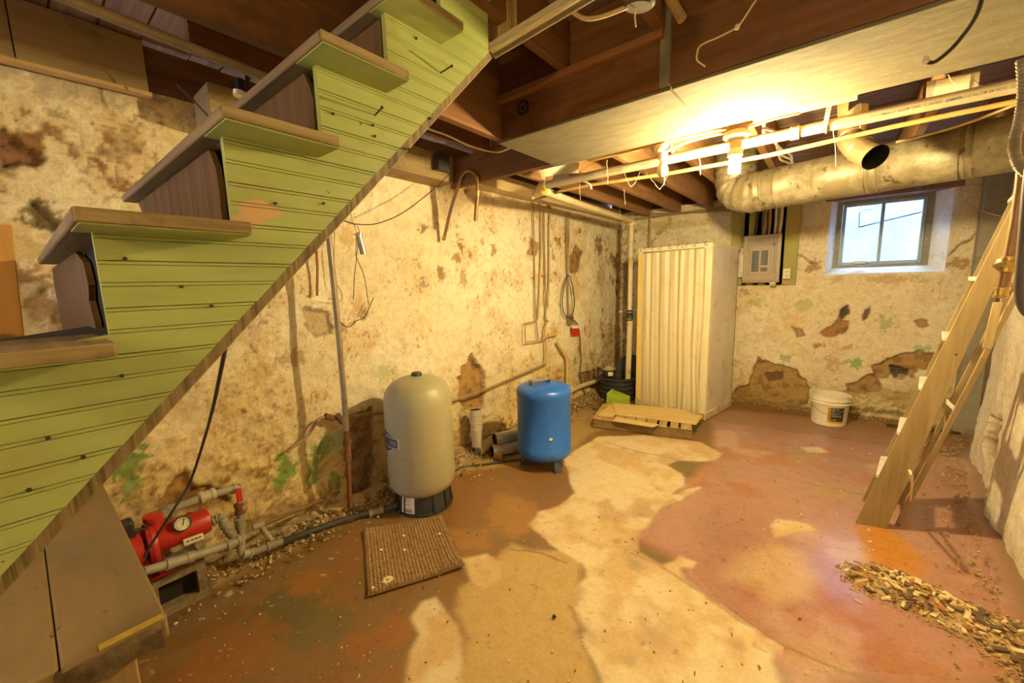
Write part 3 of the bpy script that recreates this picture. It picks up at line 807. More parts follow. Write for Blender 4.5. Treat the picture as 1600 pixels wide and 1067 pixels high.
# pale boards above the left wall
for ya, yb, z0 in ((-.9, .124, 2.405), (.128, .520, 2.42)):
    part('sill_board', M().box((-2.585, ya, z0), (-2.56, yb, ZS - .01)), PALE, ceil_, bev=.002)
part('sill_strip', M().bar((-2.57, -.9, 2.388), (-2.555, .525, 2.412), (.022, 0, 0), (0, 0, .008)), wood('pale_strip', (.52, .34, .16), (.40, .25, .11), 'y'), ceil_)
part('sill_board', M().box((-2.60, .70, 2.29), (-2.372, 2.27, 2.48)), PALE, ceil_, bev=.003)
part('sill_board', M().box((-2.60, 2.34, 2.345), (-2.40, 5.5, 2.47)), mat('sill_white', (.60, .46, .24), (.48, .35, .17), .8, 0, 9, (1, .3, 1)), ceil_, bev=.003)
fb = thing('joist_fixture', 'small dark fixture with a white end hanging behind the stairs at the upper left', 'fixture', PX(374, 135, -2.3))
part('fixture_box', M().box(PX(365, 125, -2.32), PX(383, 143, -2.27)), SHADE_BOX_BLACK, fb, bev=.004)
part('white_end', M().cyl(PX(374, 143, -2.295), PX(374, 151, -2.295), .026, 12), PAPER, fb, label='white round end')
part('strap', M().bar(PX(386, 98, -2.26), PX(386, 143, -2.26), (0, .008, 0), (.004, 0, 0)), NAIL, fb)
one('upper_wire', 'thin wire slanting down behind the stair treads at the upper left', 'wire', M().tube(crom([PX(276, 131, -2.36), PX(300, 155, -2.34), PX(326, 182, -2.30)], 4), .004, 6), NAIL)
part('junction_box', M().box(PX(679, 238, -2.34), PX(703, 268, -2.30)), BLACK, ceil_)
part('lamp_rail', M().box((-1.30, 2.34, ZH + .02), (.02, 2.47, ZH + .045)), wood('lamp_rail_wood', (.62, .40, .14), (.52, .32, .10), 'x', bump=.1), ceil_)

# far sill strip and red bits at the far wall top
part('sill_plate', M().box((-2.6, 5.50, 2.335), (1.2, 5.6, 2.362)), wood('plate', (.40, .25, .11), (.28, .17, .07), 'x'), ceil_)

# ================================================================== WINDOW
FX0, FX1, FZ0, FZ1, FY = -.030, .700, 1.585, 2.30, YF + .14
win = struct('window_1', M().box((FX0 - .02, FY, FZ0 - .02), (FX0 + .045, FY + .06, FZ1 + .02)).box((FX1 - .045, FY, FZ0 - .02), (FX1 + .02, FY + .06, FZ1 + .02))
             .box((FX0 + .045, FY, FZ1 - .05), (FX1 - .045, FY + .06, FZ1 + .02)).box((FX0 + .045, FY, FZ0 - .02), (FX1 - .045, FY + .06, FZ0 + .025)), WINW, bev=.003)
sx0, sx1, sz0, sz1 = FX0 + .046, FX1 - .046, FZ0 + .026, FZ1 - .051
b = M()
for a, c in (((sx0, sz0), (sx0 + .030, sz1)), ((sx1 - .030, sz0), (sx1, sz1)), ((sx0 + .03, sz0), (sx1 - .03, sz0 + .032)), ((sx0 + .03, sz1 - .028), (sx1 - .03, sz1))):
    b.box((a[0], FY + .012, a[1]), (c[0], FY + .045, c[1]))
part('sash', b, WINP, win, bev=.003)
mx = PY(1377, 358, FY + .02)[0]
part('mullion', M().box((mx - .014, FY + .012, sz0 + .03), (mx + .014, FY + .045, sz1 - .026)), WINP, win, bev=.003)
for a, c in ((sx0 + .025, mx - .012), (mx + .012, sx1 - .025)):
    part('pane', M().box((a, FY + .027, sz0 + .03), (c, FY + .030, sz1 - .025)), PANE, win)
rev = mat('reveal_limewash', (.80, .80, .79), (.68, .68, .66), .9, 0, 22, dirt=(.45, .42, .36), dirt_amt=.25, bump=1.0, bd=.012)
b = M(); vs = []; fs = []; n_ = 60; m_ = 8
def ring(t):
    x0, x1, z0, z1 = WX0 - .012 + (FX0 + .012 - WX0) * t, WX1 + .012 + (FX1 - .012 - WX1) * t, WZ0 - .012 + (FZ0 + .012 - WZ0) * t, WZ1 + (FZ1 - WZ1) * t
    out = []
    for i in range(n_): out.append((x0 + (x1 - x0) * i / n_, z0))
    for i in range(n_): out.append((x1, z0 + (z1 - z0) * i / n_))
    for i in range(n_): out.append((x1 - (x1 - x0) * i / n_, z1))
    for i in range(n_): out.append((x0, z1 - (z1 - z0) * i / n_))
    return out
for j in range(m_ + 1):
    t = j / m_
    for i, (x_, z_) in enumerate(ring(t)):
        k = (float(fbm(np.array([i * .35]), np.array([j * .55]), 700)[0]) - .5) * .034 * math.sin(PI * min(1, t + .12)); dx_, dz_ = x_ - .34, z_ - 1.93
        L = max(abs(dx_), abs(dz_)); vs.append((x_ + k * (1 if dx_ > 0 else -1) * (abs(dx_) > .38), YF - .012 + .155 * t, z_ + k * (1 if dz_ > 0 else -1) * (abs(dz_) > .33)))
N = 4 * n_
for j in range(m_):
    for i in range(N): fs.append((j * N + i, j * N + (i + 1) % N, (j + 1) * N + (i + 1) % N, (j + 1) * N + i))
b.add(vs, fs); part('reveal', b, rev, win, sharp=180)
part('lintel', M().box((WX0 - .05, YF - .015, WZ1 - .02), (WX1 + .06, YF + .14, WZ1 + .04)), wood('lintel_wood', (.26, .16, .12), (.18, .10, .08), 'x', dirt=(.5, .45, .42), dirt_amt=.3), win)
# the light well outside with its translucent cover sheet
wellm = mat('well_sheet', (.30, .36, .40), (.23, .30, .36), .8, 0, 3, (1, 1, .5))
well = M().box((-.5, 6.35, 1.3), (1.4, 6.38, 3.0)).box((-.5, YF + .25, 1.3), (1.4, 6.35, 1.34)).box((-.53, YF + .25, 1.3), (-.5, 6.38, 3.0)).box((1.4, YF + .25, 1.3), (1.43, 6.38, 3.0))
one('window_well', 'pale blue light well outside the small cellar window', 'window well', well, wellm, loc=(.4, 6.0, 1.3))
b = M(); q = [PY(1342, 355, 5.75), PY(1445, 330, 5.75), PY(1446, 322, 5.75), PY(1440, 316, 5.75), PY(1343, 332, 5.75)]
b.bar(q[0], q[1], (0, .004, 0), (0, 0, .006)); b.bar(q[0], q[4], (.004, 0, 0), (0, .004, 0)); b.tube(crom([q[4], PY(1352, 328, 5.75), PY(1362, 327, 5.75), PY(1378, 314, 5.75)]), .003, 6)
one('wire_rack', 'thin dark wire bracket seen outside through the window panes', 'bracket', b, NAIL)
c0 = PY(1343, 409, YF + .06)
b = M().obox((c0[0], YF + .06, c0[2] - .004), (.040, .012, 0), (-.012, .030, 0), (0, 0, .014))
one('plastic_packet', 'small white plastic packet lying on the window ledge', 'packet', b, mat('packet_white', (.82, .84, .86), (.72, .75, .80), .35), bev=.006)

# ================================================================== STAIRS
XN, XPAN = -.93, -1.035
TOPZ = [1.20, 1.420, 1.638, 1.853, 2.074, 2.288, 2.50]
NOSE = [-.36, -.145, .074, .293, .502, .720, .935]
BACK = [-.11, .100, .325, .530, .745, .96, 1.17]
FAR = [-2.25, G(60, 528, 1.42)[0], -2.26, -2.03, -1.75, -1.36, -1.36]
stair = thing('staircase', 'green painted wooden cellar stairs with plank side, seen from below at the left', 'staircase', (-1.5, 0, .75))
q = np.array([PX(403, 322, XPAN), PX(400, 343, XPAN)]).mean(0)
GREEN = green_paint('green_paint', (.33, .375, .115), (.275, .315, .09), [(tuple(PX(405, 327, XPAN)), (.05, .046, .022)), (tuple(PX(392, 343, XPAN)), (.05, .036, .013)), (tuple(PX(40, 700, XPAN)), (.05, .001, .001))])
for i in range(1, 7):
    z = TOPZ[i]
    o = part('tread', M().box((FAR[i], NOSE[i], z - .024), (XN - .006, BACK[i], z)), TREADW, stair, bev=.004)
    part('tread_end', M().box((XN - .006, NOSE[i] + .002, z - .0235), (XN, BACK[i] - .003, z - .0005)), ROUGHX, stair, label='rough sawn end of a tread' if i == 3 else None, bev=.002)
    part('tread_underside', M().box((XPAN - .035, NOSE[i] + .006, z - .0265), (XN - .004, BACK[i] - .004, z - .0238)), GREEN, stair, label='green painted underside of a tread' if i == 3 else None)


def low(yv): return 1.5 + XPAN * -1 * (1.0625 + 1.019 * (yv / 1.035 + .068) - 1.5)      # panel's lower edge, height at depth y


def yr(z): return ((( z - 1.5) / 1.035 + 1.5 - 1.0625) / 1.019 - .068) * 1.035


EDGE = [-.33, -.118, .103, .322, .540, .752, .965]    # front cut of the panel below each tread


def yl(z):
    for i in range(0, 7):
        if z <= TOPZ[i] - .026: return EDGE[i]
    return EDGE[6] + .1


PITCHP = .0865
z = .35
zlist = sorted(set([round(t - .0265, 4) for t in TOPZ]))
while z < 2.62:
    z1 = min(z + PITCHP, 2.62)
    prof = [(0, -.003), (.0012, .0), (.038, .0), (.0392, -.0028), (.0404, -.0003), (.0452, -.0003), (.0464, -.0028), (.0476, 0), (PITCHP - .0085, .0), (PITCHP - .0073, -.0028), (PITCHP - .0061, -.0003), (PITCHP - .0015, -.0003), (PITCHP - .0003, -.0035)]
    rows = [(z + a, d) for a, d in prof if z + a <= z1]
    # split at tread heights so that the stepped front edge stays square
    rr = []
    for (za, da), (zb, db) in zip(rows[:-1], rows[1:]):
        rr.append((za, da, yl(za + 1e-5)))
        for s in zlist:
            if za < s < zb: rr += [(s, da, yl(s - 1e-5)), (s, da, yl(s + 1e-5))]
    rr.append((rows[-1][0], rows[-1][1], yl(rows[-1][0] - 1e-5)))
    rr = [(a, d, l, yr(a) + rnd.uniform(-.001, .001)) for a, d, l in rr]
    rr = [r for r in rr if r[3] > r[2] + .004]
    rr = [(a, d, l, min(r, 1.19)) for a, d, l, r in rr]
    rr = [r for r in rr if r[3] > r[2]]
    if len(rr) > 2:
        b = M(); k = len(rr); vs = []
        for a, d, l, r in rr: vs += [(XPAN + d, l, a), (XPAN + d, r, a), (XPAN - .018, l, a), (XPAN - .018, r, a)]
        fs = []
        for i in range(k - 1):
            p_, n_ = 4 * i, 4 * i + 4
            fs += [(p_, p_ + 1, n_ + 1, n_), (p_ + 2, n_ + 2, n_ + 3, p_ + 3), (p_, n_, n_ + 2, p_ + 2), (p_ + 1, p_ + 3, n_ + 3, n_ + 1)]
        fs += [(0, 2, 3, 1), (4 * k - 4, 4 * k - 3, 4 * k - 1, 4 * k - 2)]
        b.add(vs, fs); part('plank', b, GREEN, stair, sharp=25)
    z += PITCHP
# rough stringer edge under the planks
a = np.array((XPAN - .022, -.75, low(-.75))); c = np.array((XPAN - .022, 1.20, low(1.20)))
e = (c - a) / np.linalg.norm(c - a); nrm = np.array((0, e[2], -e[1]))
part('stringer', M().bar(a + nrm * -.002, c + nrm * -.002, (.016, 0, 0), nrm * .026), STRINGW, stair, label='rough unpainted stringer edge under the green planks', bev=.003)
# notched carriage, made deep and black to stand for shade in the gaps
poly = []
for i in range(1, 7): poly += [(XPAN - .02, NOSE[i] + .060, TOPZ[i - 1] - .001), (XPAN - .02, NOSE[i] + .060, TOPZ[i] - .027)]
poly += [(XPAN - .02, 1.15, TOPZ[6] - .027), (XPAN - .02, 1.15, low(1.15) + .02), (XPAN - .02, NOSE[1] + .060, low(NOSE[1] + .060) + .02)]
part('carriage', M().prism(poly, (-.50, 0, 0)), SHADE_BOX_BLACK, stair, label='notched carriage behind the risers, blackened as shade in the gaps')
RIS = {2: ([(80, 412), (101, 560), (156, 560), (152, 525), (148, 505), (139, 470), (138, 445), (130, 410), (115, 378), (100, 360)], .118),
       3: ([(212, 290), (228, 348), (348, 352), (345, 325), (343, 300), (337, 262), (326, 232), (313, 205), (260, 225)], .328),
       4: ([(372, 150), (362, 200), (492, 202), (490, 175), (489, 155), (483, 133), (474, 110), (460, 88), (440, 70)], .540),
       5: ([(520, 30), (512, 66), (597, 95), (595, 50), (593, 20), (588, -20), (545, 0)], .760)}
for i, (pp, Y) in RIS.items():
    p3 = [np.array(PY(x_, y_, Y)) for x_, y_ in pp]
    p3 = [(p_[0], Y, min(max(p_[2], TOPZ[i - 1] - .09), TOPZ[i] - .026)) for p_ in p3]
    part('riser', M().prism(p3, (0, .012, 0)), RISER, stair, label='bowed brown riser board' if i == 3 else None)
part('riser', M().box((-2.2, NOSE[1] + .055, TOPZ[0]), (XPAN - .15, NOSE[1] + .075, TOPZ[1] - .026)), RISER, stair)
for (a_, b_) in (((597, 168), (586, 180)), ((706, 103), (688, 114))):
    h = PX(*b_, XPAN); t_ = PX(*a_, XPAN + .045)
    part('nail', M().cyl(h, t_, .0022, 8).ball(t_, .0045, 8), NAIL, stair)
for q_ in ((520, 178), (582, 196), (461, 233), (195, 404), (283, 448), (330, 478), (190, 587), (75, 684), (130, 714), (45, 765), (640, 233), (672, 185), (650, 60), (585, 213), (430, 318), (505, 318)):
    h = PX(*q_, XPAN); part('nail', M().cyl((h[0] - .004, h[1], h[2]), (h[0] + .004, h[1], h[2]), .0035, 7), NAIL, stair)
pp = PX(786, 40, XPAN)
one('stair_post', 'weathered wooden post at the top end of the green stair planks', 'post', M().box((XPAN - .045, pp[1] - .012, low(pp[1]) - .02), (XPAN + .03, pp[1] + .05, ZS - .01)), wood('post_wood', (.52, .40, .18), (.26, .16, .06), 'z', grain=40, bump=.9), bev=.005)

# ================================================================== LOW BENCH UNDER THE STAIRS
ZB = .75
bench = thing('bench', 'thick worn plank bench under the stairs at the lower left', 'bench', (-1.7, -.4, 0))
part('top_plank', M().box((-2.28, -.035, ZB - .055), (-1.168, .132, ZB)), SLAB, bench, bev=.006)
part('top_plank', M().box((-2.28, -.42, ZB - .055), (-1.178, -.0365, ZB - .001)), SLAB, bench, bev=.006)
part('top_plank', M().box((-2.28, -.80, ZB - .055), (-1.20, -.424, ZB - .001)), SLAB, bench, bev=.006)
b = M(); r2 = random.Random(5); yv = -.78
prev = None
pts = []
while yv < .13:
    pts.append(yv); yv += .03
vs = []; fs = []
for i, yv in enumerate(pts):
    xo = -1.166 - .02 * (yv < -.04); k = r2.uniform(-.006, .004)
    vs += [(xo - .004, yv, ZB - .006), (xo + .004 + k, yv, ZB - .020), (xo + .002 - k, yv, ZB - .062 - r2.uniform(0, .012)), (xo - .02, yv, ZB - .070)]
    if i: o_ = 4 * i; fs += [(o_ - 4 + j, o_ + j, o_ + j + 1, o_ - 3 + j) for j in range(3)]
b.add(vs, fs); part('broken_edge', b, DARKW, bench, label='dark splintered front edge of the bench')
for x_, y_ in ((-1.30, .03), (-2.2, .03), (-1.30, -.7), (-2.2, -.7)):
    part('leg', M().box((x_, y_ - .04, 0), (x_ + .085, y_ + .045, ZB - .055)), wood('leg_wood', (.36, .24, .10), (.20, .12, .05), 'z', grain=18), bench, bev=.004)
part('apron', M().box((-1.32, -.70, ZB - .17), (-1.295, .03, ZB - .056)), DARKW, bench)
yp = PX(230, 962, -1.17)
part('paint_mark', M().box((-1.186, .02, ZB - .001), (-1.167, .127, ZB + .0012)), mat('yellow_paint', (.60, .40, .02), (.40, .25, .05), .6, 0, 60), bench, label='smear of yellow paint on the corner of the bench')
q0 = G(15, 400, 0)
one('wooden_stud', 'bare new timber stud standing beside the left wall under the stairs', 'stud', M().prism([PX(-25, 350, -2.25), PX(18, 352, -2.25), PX(39, 533, -2.25), PX(48, 640, -2.25), PX(0, 640, -2.25)], (-.04, 0, 0)), WOOD_PALE, bev=.003)

# ================================================================== PUMP ON ITS BLOCK
XP = -2.42
br = G(326, 930); by1 = br[1] + .005; bx1 = br[0]
bl = thing('concrete_block', 'hollow concrete block carrying the red pump beside the left wall', 'concrete block', (bx1 - .1, by1 - .2, 0)); by0 = by1 - .40
b = M(); hx0, hx1 = bx1 - .19, bx1
ys = [by0, by0 + .035, by0 + .18, by0 + .22, by0 + .365, by1]; zs = [0, .038, .157, .195]
for i in range(5):
    for j in range(3):
        if j == 1 and i in (1, 3): continue
        b.box((hx0, ys[i], zs[j]), (hx1, ys[i + 1], zs[j + 1]))
part('block_body', b, CONC, bl)
for i in (1, 3): part('hollow', M().box((hx1 - .06, ys[i] + .0005, zs[1] + .0005), (hx1 - .05, ys[i + 1] - .0005, zs[2] - .0005)), SHADE_BOX_BLACK, bl, label='black plate standing for shade in the block opening')  # black plates paint the shade inside the block openings
pump = thing('water_pump', 'red jet pump with a dial gauge on the concrete block', 'pump', (XP, by1 - .15, .197))
pc = PX(290, 842, XP)
yA, zA = pc[1], .345
b = M().lathe([(.02, -.13), (.054, -.125), (.063, -.10), (.063, .10), (.058, .118), (.036, .124), (.001, .125)], (XP, yA - .02, zA), (0, 1, 0), 28)
part('pump_head', b, RED, pump)
b = M().lathe([(.05, 0), (.096, .004), (.102, .02), (.096, .036), (.05, .04)], (XP, yA - .145, zA - .01), (0, 1, 0), 32)
part('flange', b, RED, pump)
part('motor', M().lathe([(.05, 0), (.078, .01), (.08, .22), (.06, .25), (.001, .26)], (XP, yA - .145, zA - .01), (0, -1, 0), 28), RED, pump)
b = M()
for s_ in (-.05, .05): b.box((XP - .06, yA - .17 + s_, .197), (XP + .075, yA - .155 + s_, zA - .02))
b.box((XP - .07, yA - .24, .196), (XP + .08, yA - .06, .206))
part('foot', b, RED, pump)
part('discharge_neck', M().lathe([(.030, 0), (.032, .05), (.040, .054), (.040, .076), (.031, .078)], (XP, yA - .10, zA + .05), (0, 0, 1), 20), RED, pump)
gc = np.array(PX(285, 818, XP + .06))
gd = CAMP - gc; gd = np.array((gd[0], gd[1] * .6, gd[2])); gd /= np.linalg.norm(gd)
g_ = part('pressure_gauge', M().lathe([(.026, -.022), (.035, -.018), (.036, .006), (.032, .009), (.030, .003)], gc, gd, 28), BLACK, pump)
part('dial', M().lathe([(.030, .0031), (.001, .0035)], gc, gd, 28), PAPER, g_)
uu = np.cross((0, 0, 1), gd); uu /= np.linalg.norm(uu); vv = np.cross(gd, uu)
b = M().bar(gc + gd * .005 - vv * .01, gc + gd * .005 + vv * .021 + uu * .010, uu * .0016, gd * .0008)
for k in range(12):
    t = math.radians(-135 + 270 * k / 11); d_ = uu * math.sin(t) + vv * math.cos(t); b.bar(gc + gd * .0045 + d_ * .021, gc + gd * .0045 + d_ * .027, np.cross(gd, d_) * .0013, gd * .0006)
part('needle', b, NAIL, g_)
b = M()
P0, P1, P2, P3 = PX(286, 843, XP + .0741), PX(317, 832, XP + .0741), PX(319, 841, XP + .0741), PX(288, 853, XP + .0741)
b.prism([P0, P1, P2, P3], (.002, 0, 0)); part('name_plate', b, PAPER, pump)
b = M()
for t in (.2, .42, .62, .8):
    c_ = np.array(P0) * (1 - t) + np.array(P1) * t; d_ = np.array(P3) * (1 - t) + np.array(P2) * t; c_ = (c_ + d_) / 2 + np.array((.0025, 0, 0)); b.box(c_ - np.array((0, .006, .003)), c_ + np.array((.0006, .006, .003)))
part('plate_print', b, NAIL, pump)
for t in (-.02, .02): part('bolt', M().cyl((XP + .02, yA - .13, zA + .09 + t * .4), (XP + .02 + .01, yA - .165 + t, zA + .10), .007, 8), NAIL, pump)
part('pressure_switch', M().box((XP - .04, yA - .24, zA + .06), (XP + .03, yA - .17, zA + .14)), BLACK, pump, bev=.008)


def plumb(pts, r, o_r=None):
    b = M().tube(pts, r, 14)
    return b


def fitting(b, A, B, r):
    A = np.array(A, float); B = np.array(B, float); L = np.linalg.norm(B - A)
    b.lathe([(r * .8, 0), (r, .002), (r, L * .28), (r * .86, L * .30), (r * .86, L * .70), (r, L * .72), (r, L - .002), (r * .8, L)], A, B - A, 16); return b


pipe1 = thing('discharge_pipe', 'grey plastic pipe loop rising from the pump to a red valve', 'pipe', (XP, .5, .2))
XQ = XP
e0 = PX(252, 812, XQ); e1 = PX(262, 797, XQ); e2 = PX(322, 776, XQ); e3 = PX(364, 763, XQ); e4 = PX(376, 768, XQ); e5 = PX(377, 858, XQ + .05); e6 = PX(386, 866, XQ + .06); e7 = PX(440, 846, XQ + .10)
part('pipe_run', M().tube(crom([e0, PX(254, 803, XQ), e1], 5)[:-1] + [e1, e2, e3] + crom([e3, PX(372, 763, XQ), e4, PX(376, 790, XQ + .02)], 5)[1:] + crom([e5, PX(378, 864, XQ + .055), e6, PX(392, 864, XQ + .06)], 5) + [e7], .019, 14), GREYPIPE, pipe1)
for a_, b_, r_ in ((PX(254, 806, XQ), PX(270, 793, XQ), .027), (PX(362, 764, XQ), PX(376, 764, XQ), .027), (PX(374, 809, XQ + .03), PX(376, 824, XQ + .03), .026), (PX(378, 866, XQ + .06), PX(394, 864, XQ + .06), .027), (PX(416, 855, XQ + .08), PX(430, 850, XQ + .08), .026), (PX(434, 848, XQ + .09), PX(441, 845, XQ + .09), .024)):
    part('fitting', fitting(M(), a_, b_, r_), GREYPIPE, pipe1)
part('union_nut', fitting(M(), PX(312, 779, XQ), PX(337, 770, XQ), .031), mat('union_grey', (.46, .40, .29), (.38, .32, .22), .5), pipe1, label='pale union nut on the upper pipe')
part('valve_handle', M().prism([PX(367, 763, XQ + .035), PX(376, 761, XQ + .035), PX(379, 782, XQ + .035), PX(370, 784, XQ + .035)], (.012, 0, 0)), RED, pipe1, label='red valve lever', bev=.003)
part('check_valve', fitting(M(), PX(373, 786, XQ + .02), PX(375, 803, XQ + .025), .024), RUST, pipe1)

pipe2 = thing('suction_pipe', 'grey pipe with a ribbed hose running in front of the concrete block', 'pipe', (XP + .1, .4, .15))
part('ribbed_hose', M().tube([tuple(p) for p in crom([PX(327, 817, XP + .02), PX(345, 810, XP + .03), PX(352, 822, XP + .05), PX(366, 842, XP + .08)], 14)], [.024 if i % 4 < 2 else .0195 for i in range(43)], 14), GREYPIPE, pipe2)
part('outlet_nut', fitting(M(), PX(319, 818, XP), PX(331, 815, XP + .02), .026), GALV, pipe2)
A = PX(366, 850, XP + .10); B_ = PX(351, 853, XP + .11); Cc = PX(305, 868, XP + .13); Dd = PX(225, 893, XP + .16)
part('pipe_run', M().tube([A, B_, Cc, Dd], .020, 14), GREYPIPE, pipe2)
part('fitting', fitting(M(), PX(375, 843, XP + .09), PX(352, 855, XP + .11), .030), GREYPIPE, pipe2)
part('fitting', fitting(M(), PX(303, 869, XP + .13), PX(258, 883, XP + .15), .026), GREYPIPE, pipe2)
one('branch_pipe', 'short grey branch pipe joined to a dull copper line on the rubble', 'pipe', M().tube([PX(425, 846, -2.34), PX(409, 824, -2.42)], .014, 12).tube([PX(395, 825, -2.42), PX(412, 818, -2.42)], .017, 12), GREYPIPE)
one('copper_line', 'dull copper pipe lying in the dirt along the wall foot behind the black hose', 'pipe', M().tube(crom([PX(412, 819, -2.42), PX(450, 803, -2.46), PX(500, 782, -2.50), PX(530, 768, -2.52)], 5), .011, 10), COPPER)
h0 = np.array(e7)
hose = thing('black_hose', 'black water hose on the floor from the pump pipes to the tan tank', 'hose', tuple(G(520, 830)))
HP = crom([h0, G(470, 836, .05), G(520, 818, .03), G(570, 803, .03), G(604, 795, .035), G(622, 789, .05)], 6)
part('hose_run', M().tube(HP, .0185, 12), RUBBER, hose)
b = M(); fitting(b, HP[19], HP[23], .024)
part('hose_coupling', b, GREYPIPE, hose)
one('floor_hose', 'thin black hose on the floor between the tan tank and the blue tank', 'hose', M().tube(crom([G(700, 748, .02), G(718, 732, .012), G(760, 725, .012), G(800, 719, .012), G(835, 716, .014), G(850, 712, .03)], 6), .009, 10), RUBBER)

# ================================================================== TAN PRESSURE TANK
tc_ = front(664, 806, .185)
TX, TY = tc_[0], tc_[1]
tank = thing('pressure_tank', 'tall tan fibreglass pressure tank on a black plastic base', 'tank', (TX, TY, 0))
R_ = .226
prof = [(.001, .095), (.10, .100), (.160, .113), (.198, .137), (.219, .172), (R_, .215), (R_, .725), (.2245, .760), (.216, .800), (.196, .840), (.162, .872), (.118, .893), (.07, .904), (.036, .908)]
part('tank_body', M().lathe(prof, (TX, TY, 0), n=56), TANK, tank, sharp=60)
part('top_cap', M().lathe([(.036, .90), (.036, .918), (.031, .930), (.001, .931)], (TX, TY, 0), n=24), BLACK, tank)
b = M().lathe([(.205, 0), (.205, .012), (.192, .016), (.178, .148), (.168, .150), (.168, .10)], (TX, TY, 0), n=48)
base = part('tank_base', b, BLACK, tank)
b = M()
for k in range(12):
    t = 2 * PI * k / 12 + .2; c_, s_ = math.cos(t), math.sin(t)
    b.bar((TX + c_ * .197, TY + s_ * .197, .012), (TX + c_ * .181, TY + s_ * .181, .147), (-s_ * .004, c_ * .004, 0), (c_ * .005, s_ * .005, 0))
part('base_rib', b, BLACK, base)


def on_tank(px, py, r):
    d = ray(px, py); A_ = d[0] ** 2 + d[1] ** 2; B2 = -(TX * d[0] + TY * d[1]); C_ = TX ** 2 + TY ** 2 - r * r
    disc = max(B2 * B2 - A_ * C_, 0); s_ = (-B2 - math.sqrt(disc)) / A_; p = CAMP + d * s_
    return math.atan2(p[1] - TY, p[0] - TX), p[2]


def wrap(cx, cy, cz0, rfun):
    return lambda t, z: (TX + rfun(z) * math.cos(t), TY + rfun(z) * math.sin(t), z)


th1, z1_ = on_tank(641, 628 + 8, .2)
a0, _ = on_tank(632, 795, .19)


def conep(t, z, ex=0.0): r = .192 - (z - .016) * (.014 / .132) + ex; return (TX + r * math.cos(t), TY + r * math.sin(t), z)


def patch(fn, t0, t1, z0, z1, n=10):
    b = M(); vs = []; fs = []
    for i in range(n + 1):
        t = t0 + (t1 - t0) * i / n; vs += [fn(t, z0), fn(t, z1)]
    for i in range(n): fs.append((2 * i, 2 * i + 2, 2 * i + 3, 2 * i + 1))
    return b.add(vs, fs)


ta, _ = on_tank(629, 790, .186); tb_, _ = on_tank(648, 792, .186)
part('sticker', patch(lambda t, z: conep(t, z, .0035), ta, tb_, .022, .140), PAPER, base, label='white sticker with a bar code')
b = M()
for k in range(9):
    t = ta + (tb_ - ta) * (.22 + .07 * k); p2 = patch(lambda t, z: conep(t, z, .0045), t, t + (tb_ - ta) * .035, .030, .052, 1); b.add(p2.v, p2.f)
for z_ in (.125, .112, .099, .080): p2 = patch(lambda t, z: conep(t, z, .0045), ta + (tb_ - ta) * .15, ta + (tb_ - ta) * .7, z_, z_ + .003, 3); b.add(p2.v, p2.f)
part('sticker_print', b, NAIL, base)
# badge on the left limb: dark blue roundel with pale letters
tl, zl = on_tank(608, 690, R_); tr, zr = on_tank(622, 690, R_)
bl_, dk = mat('badge_rim', (.62, .58, .44), None, .5), mat('badge_navy', (.03, .045, .085), (.05, .06, .09), .5)
ctr_t = tl + (tl - tr) * .9; wR = abs(ctr_t - tr)


def badge(r_out, ex, rt):
    b = M(); vs = [(TX + (R_ + ex) * math.cos(ctr_t), TY + (R_ + ex) * math.sin(ctr_t), zl)]; n = 40
    for i in range(n):
        t = 2 * PI * i / n
        u_ = math.cos(t) * wR * .80 * r_out; v_ = math.sin(t) * .078 * r_out
        vs.append((TX + (R_ + ex) * math.cos(ctr_t - (ctr_t - tr) / wR * u_), TY + (R_ + ex) * math.sin(ctr_t - (ctr_t - tr) / wR * u_), zl + v_))
    b.add(vs, [(0, 1 + i, 1 + (i + 1) % n) for i in range(n)])
    s_ = (ctr_t - tr) / wR
    p2 = patch(lambda t, z: (TX + (R_ + ex + .0004) * math.cos(t), TY + (R_ + ex + .0004) * math.sin(t), z), ctr_t + s_ * wR * 1.0 * rt, ctr_t - s_ * wR * 1.0 * rt, zl - .030 * rt, zl + .030 * rt, 16)
    return b.add(p2.v, p2.f)


part('badge', badge(1.06, .0015, 1.06), bl_, tank, label='dark badge with pale letters')
part('badge_field', badge(.97, .0025, .97), dk, tank)
s_ = 1 if ctr_t > tr else -1
part('lettering', text_mesh('ITE', .042, lambda x_, y_: (TX + (R_ + .0042) * math.cos(tr + s_ * (.075 - x_) / R_ * .95), TY + (R_ + .0042) * math.sin(tr + s_ * (.075 - x_) / R_ * .95), zl - .016 + y_ * 1.0)), bl_, tank)

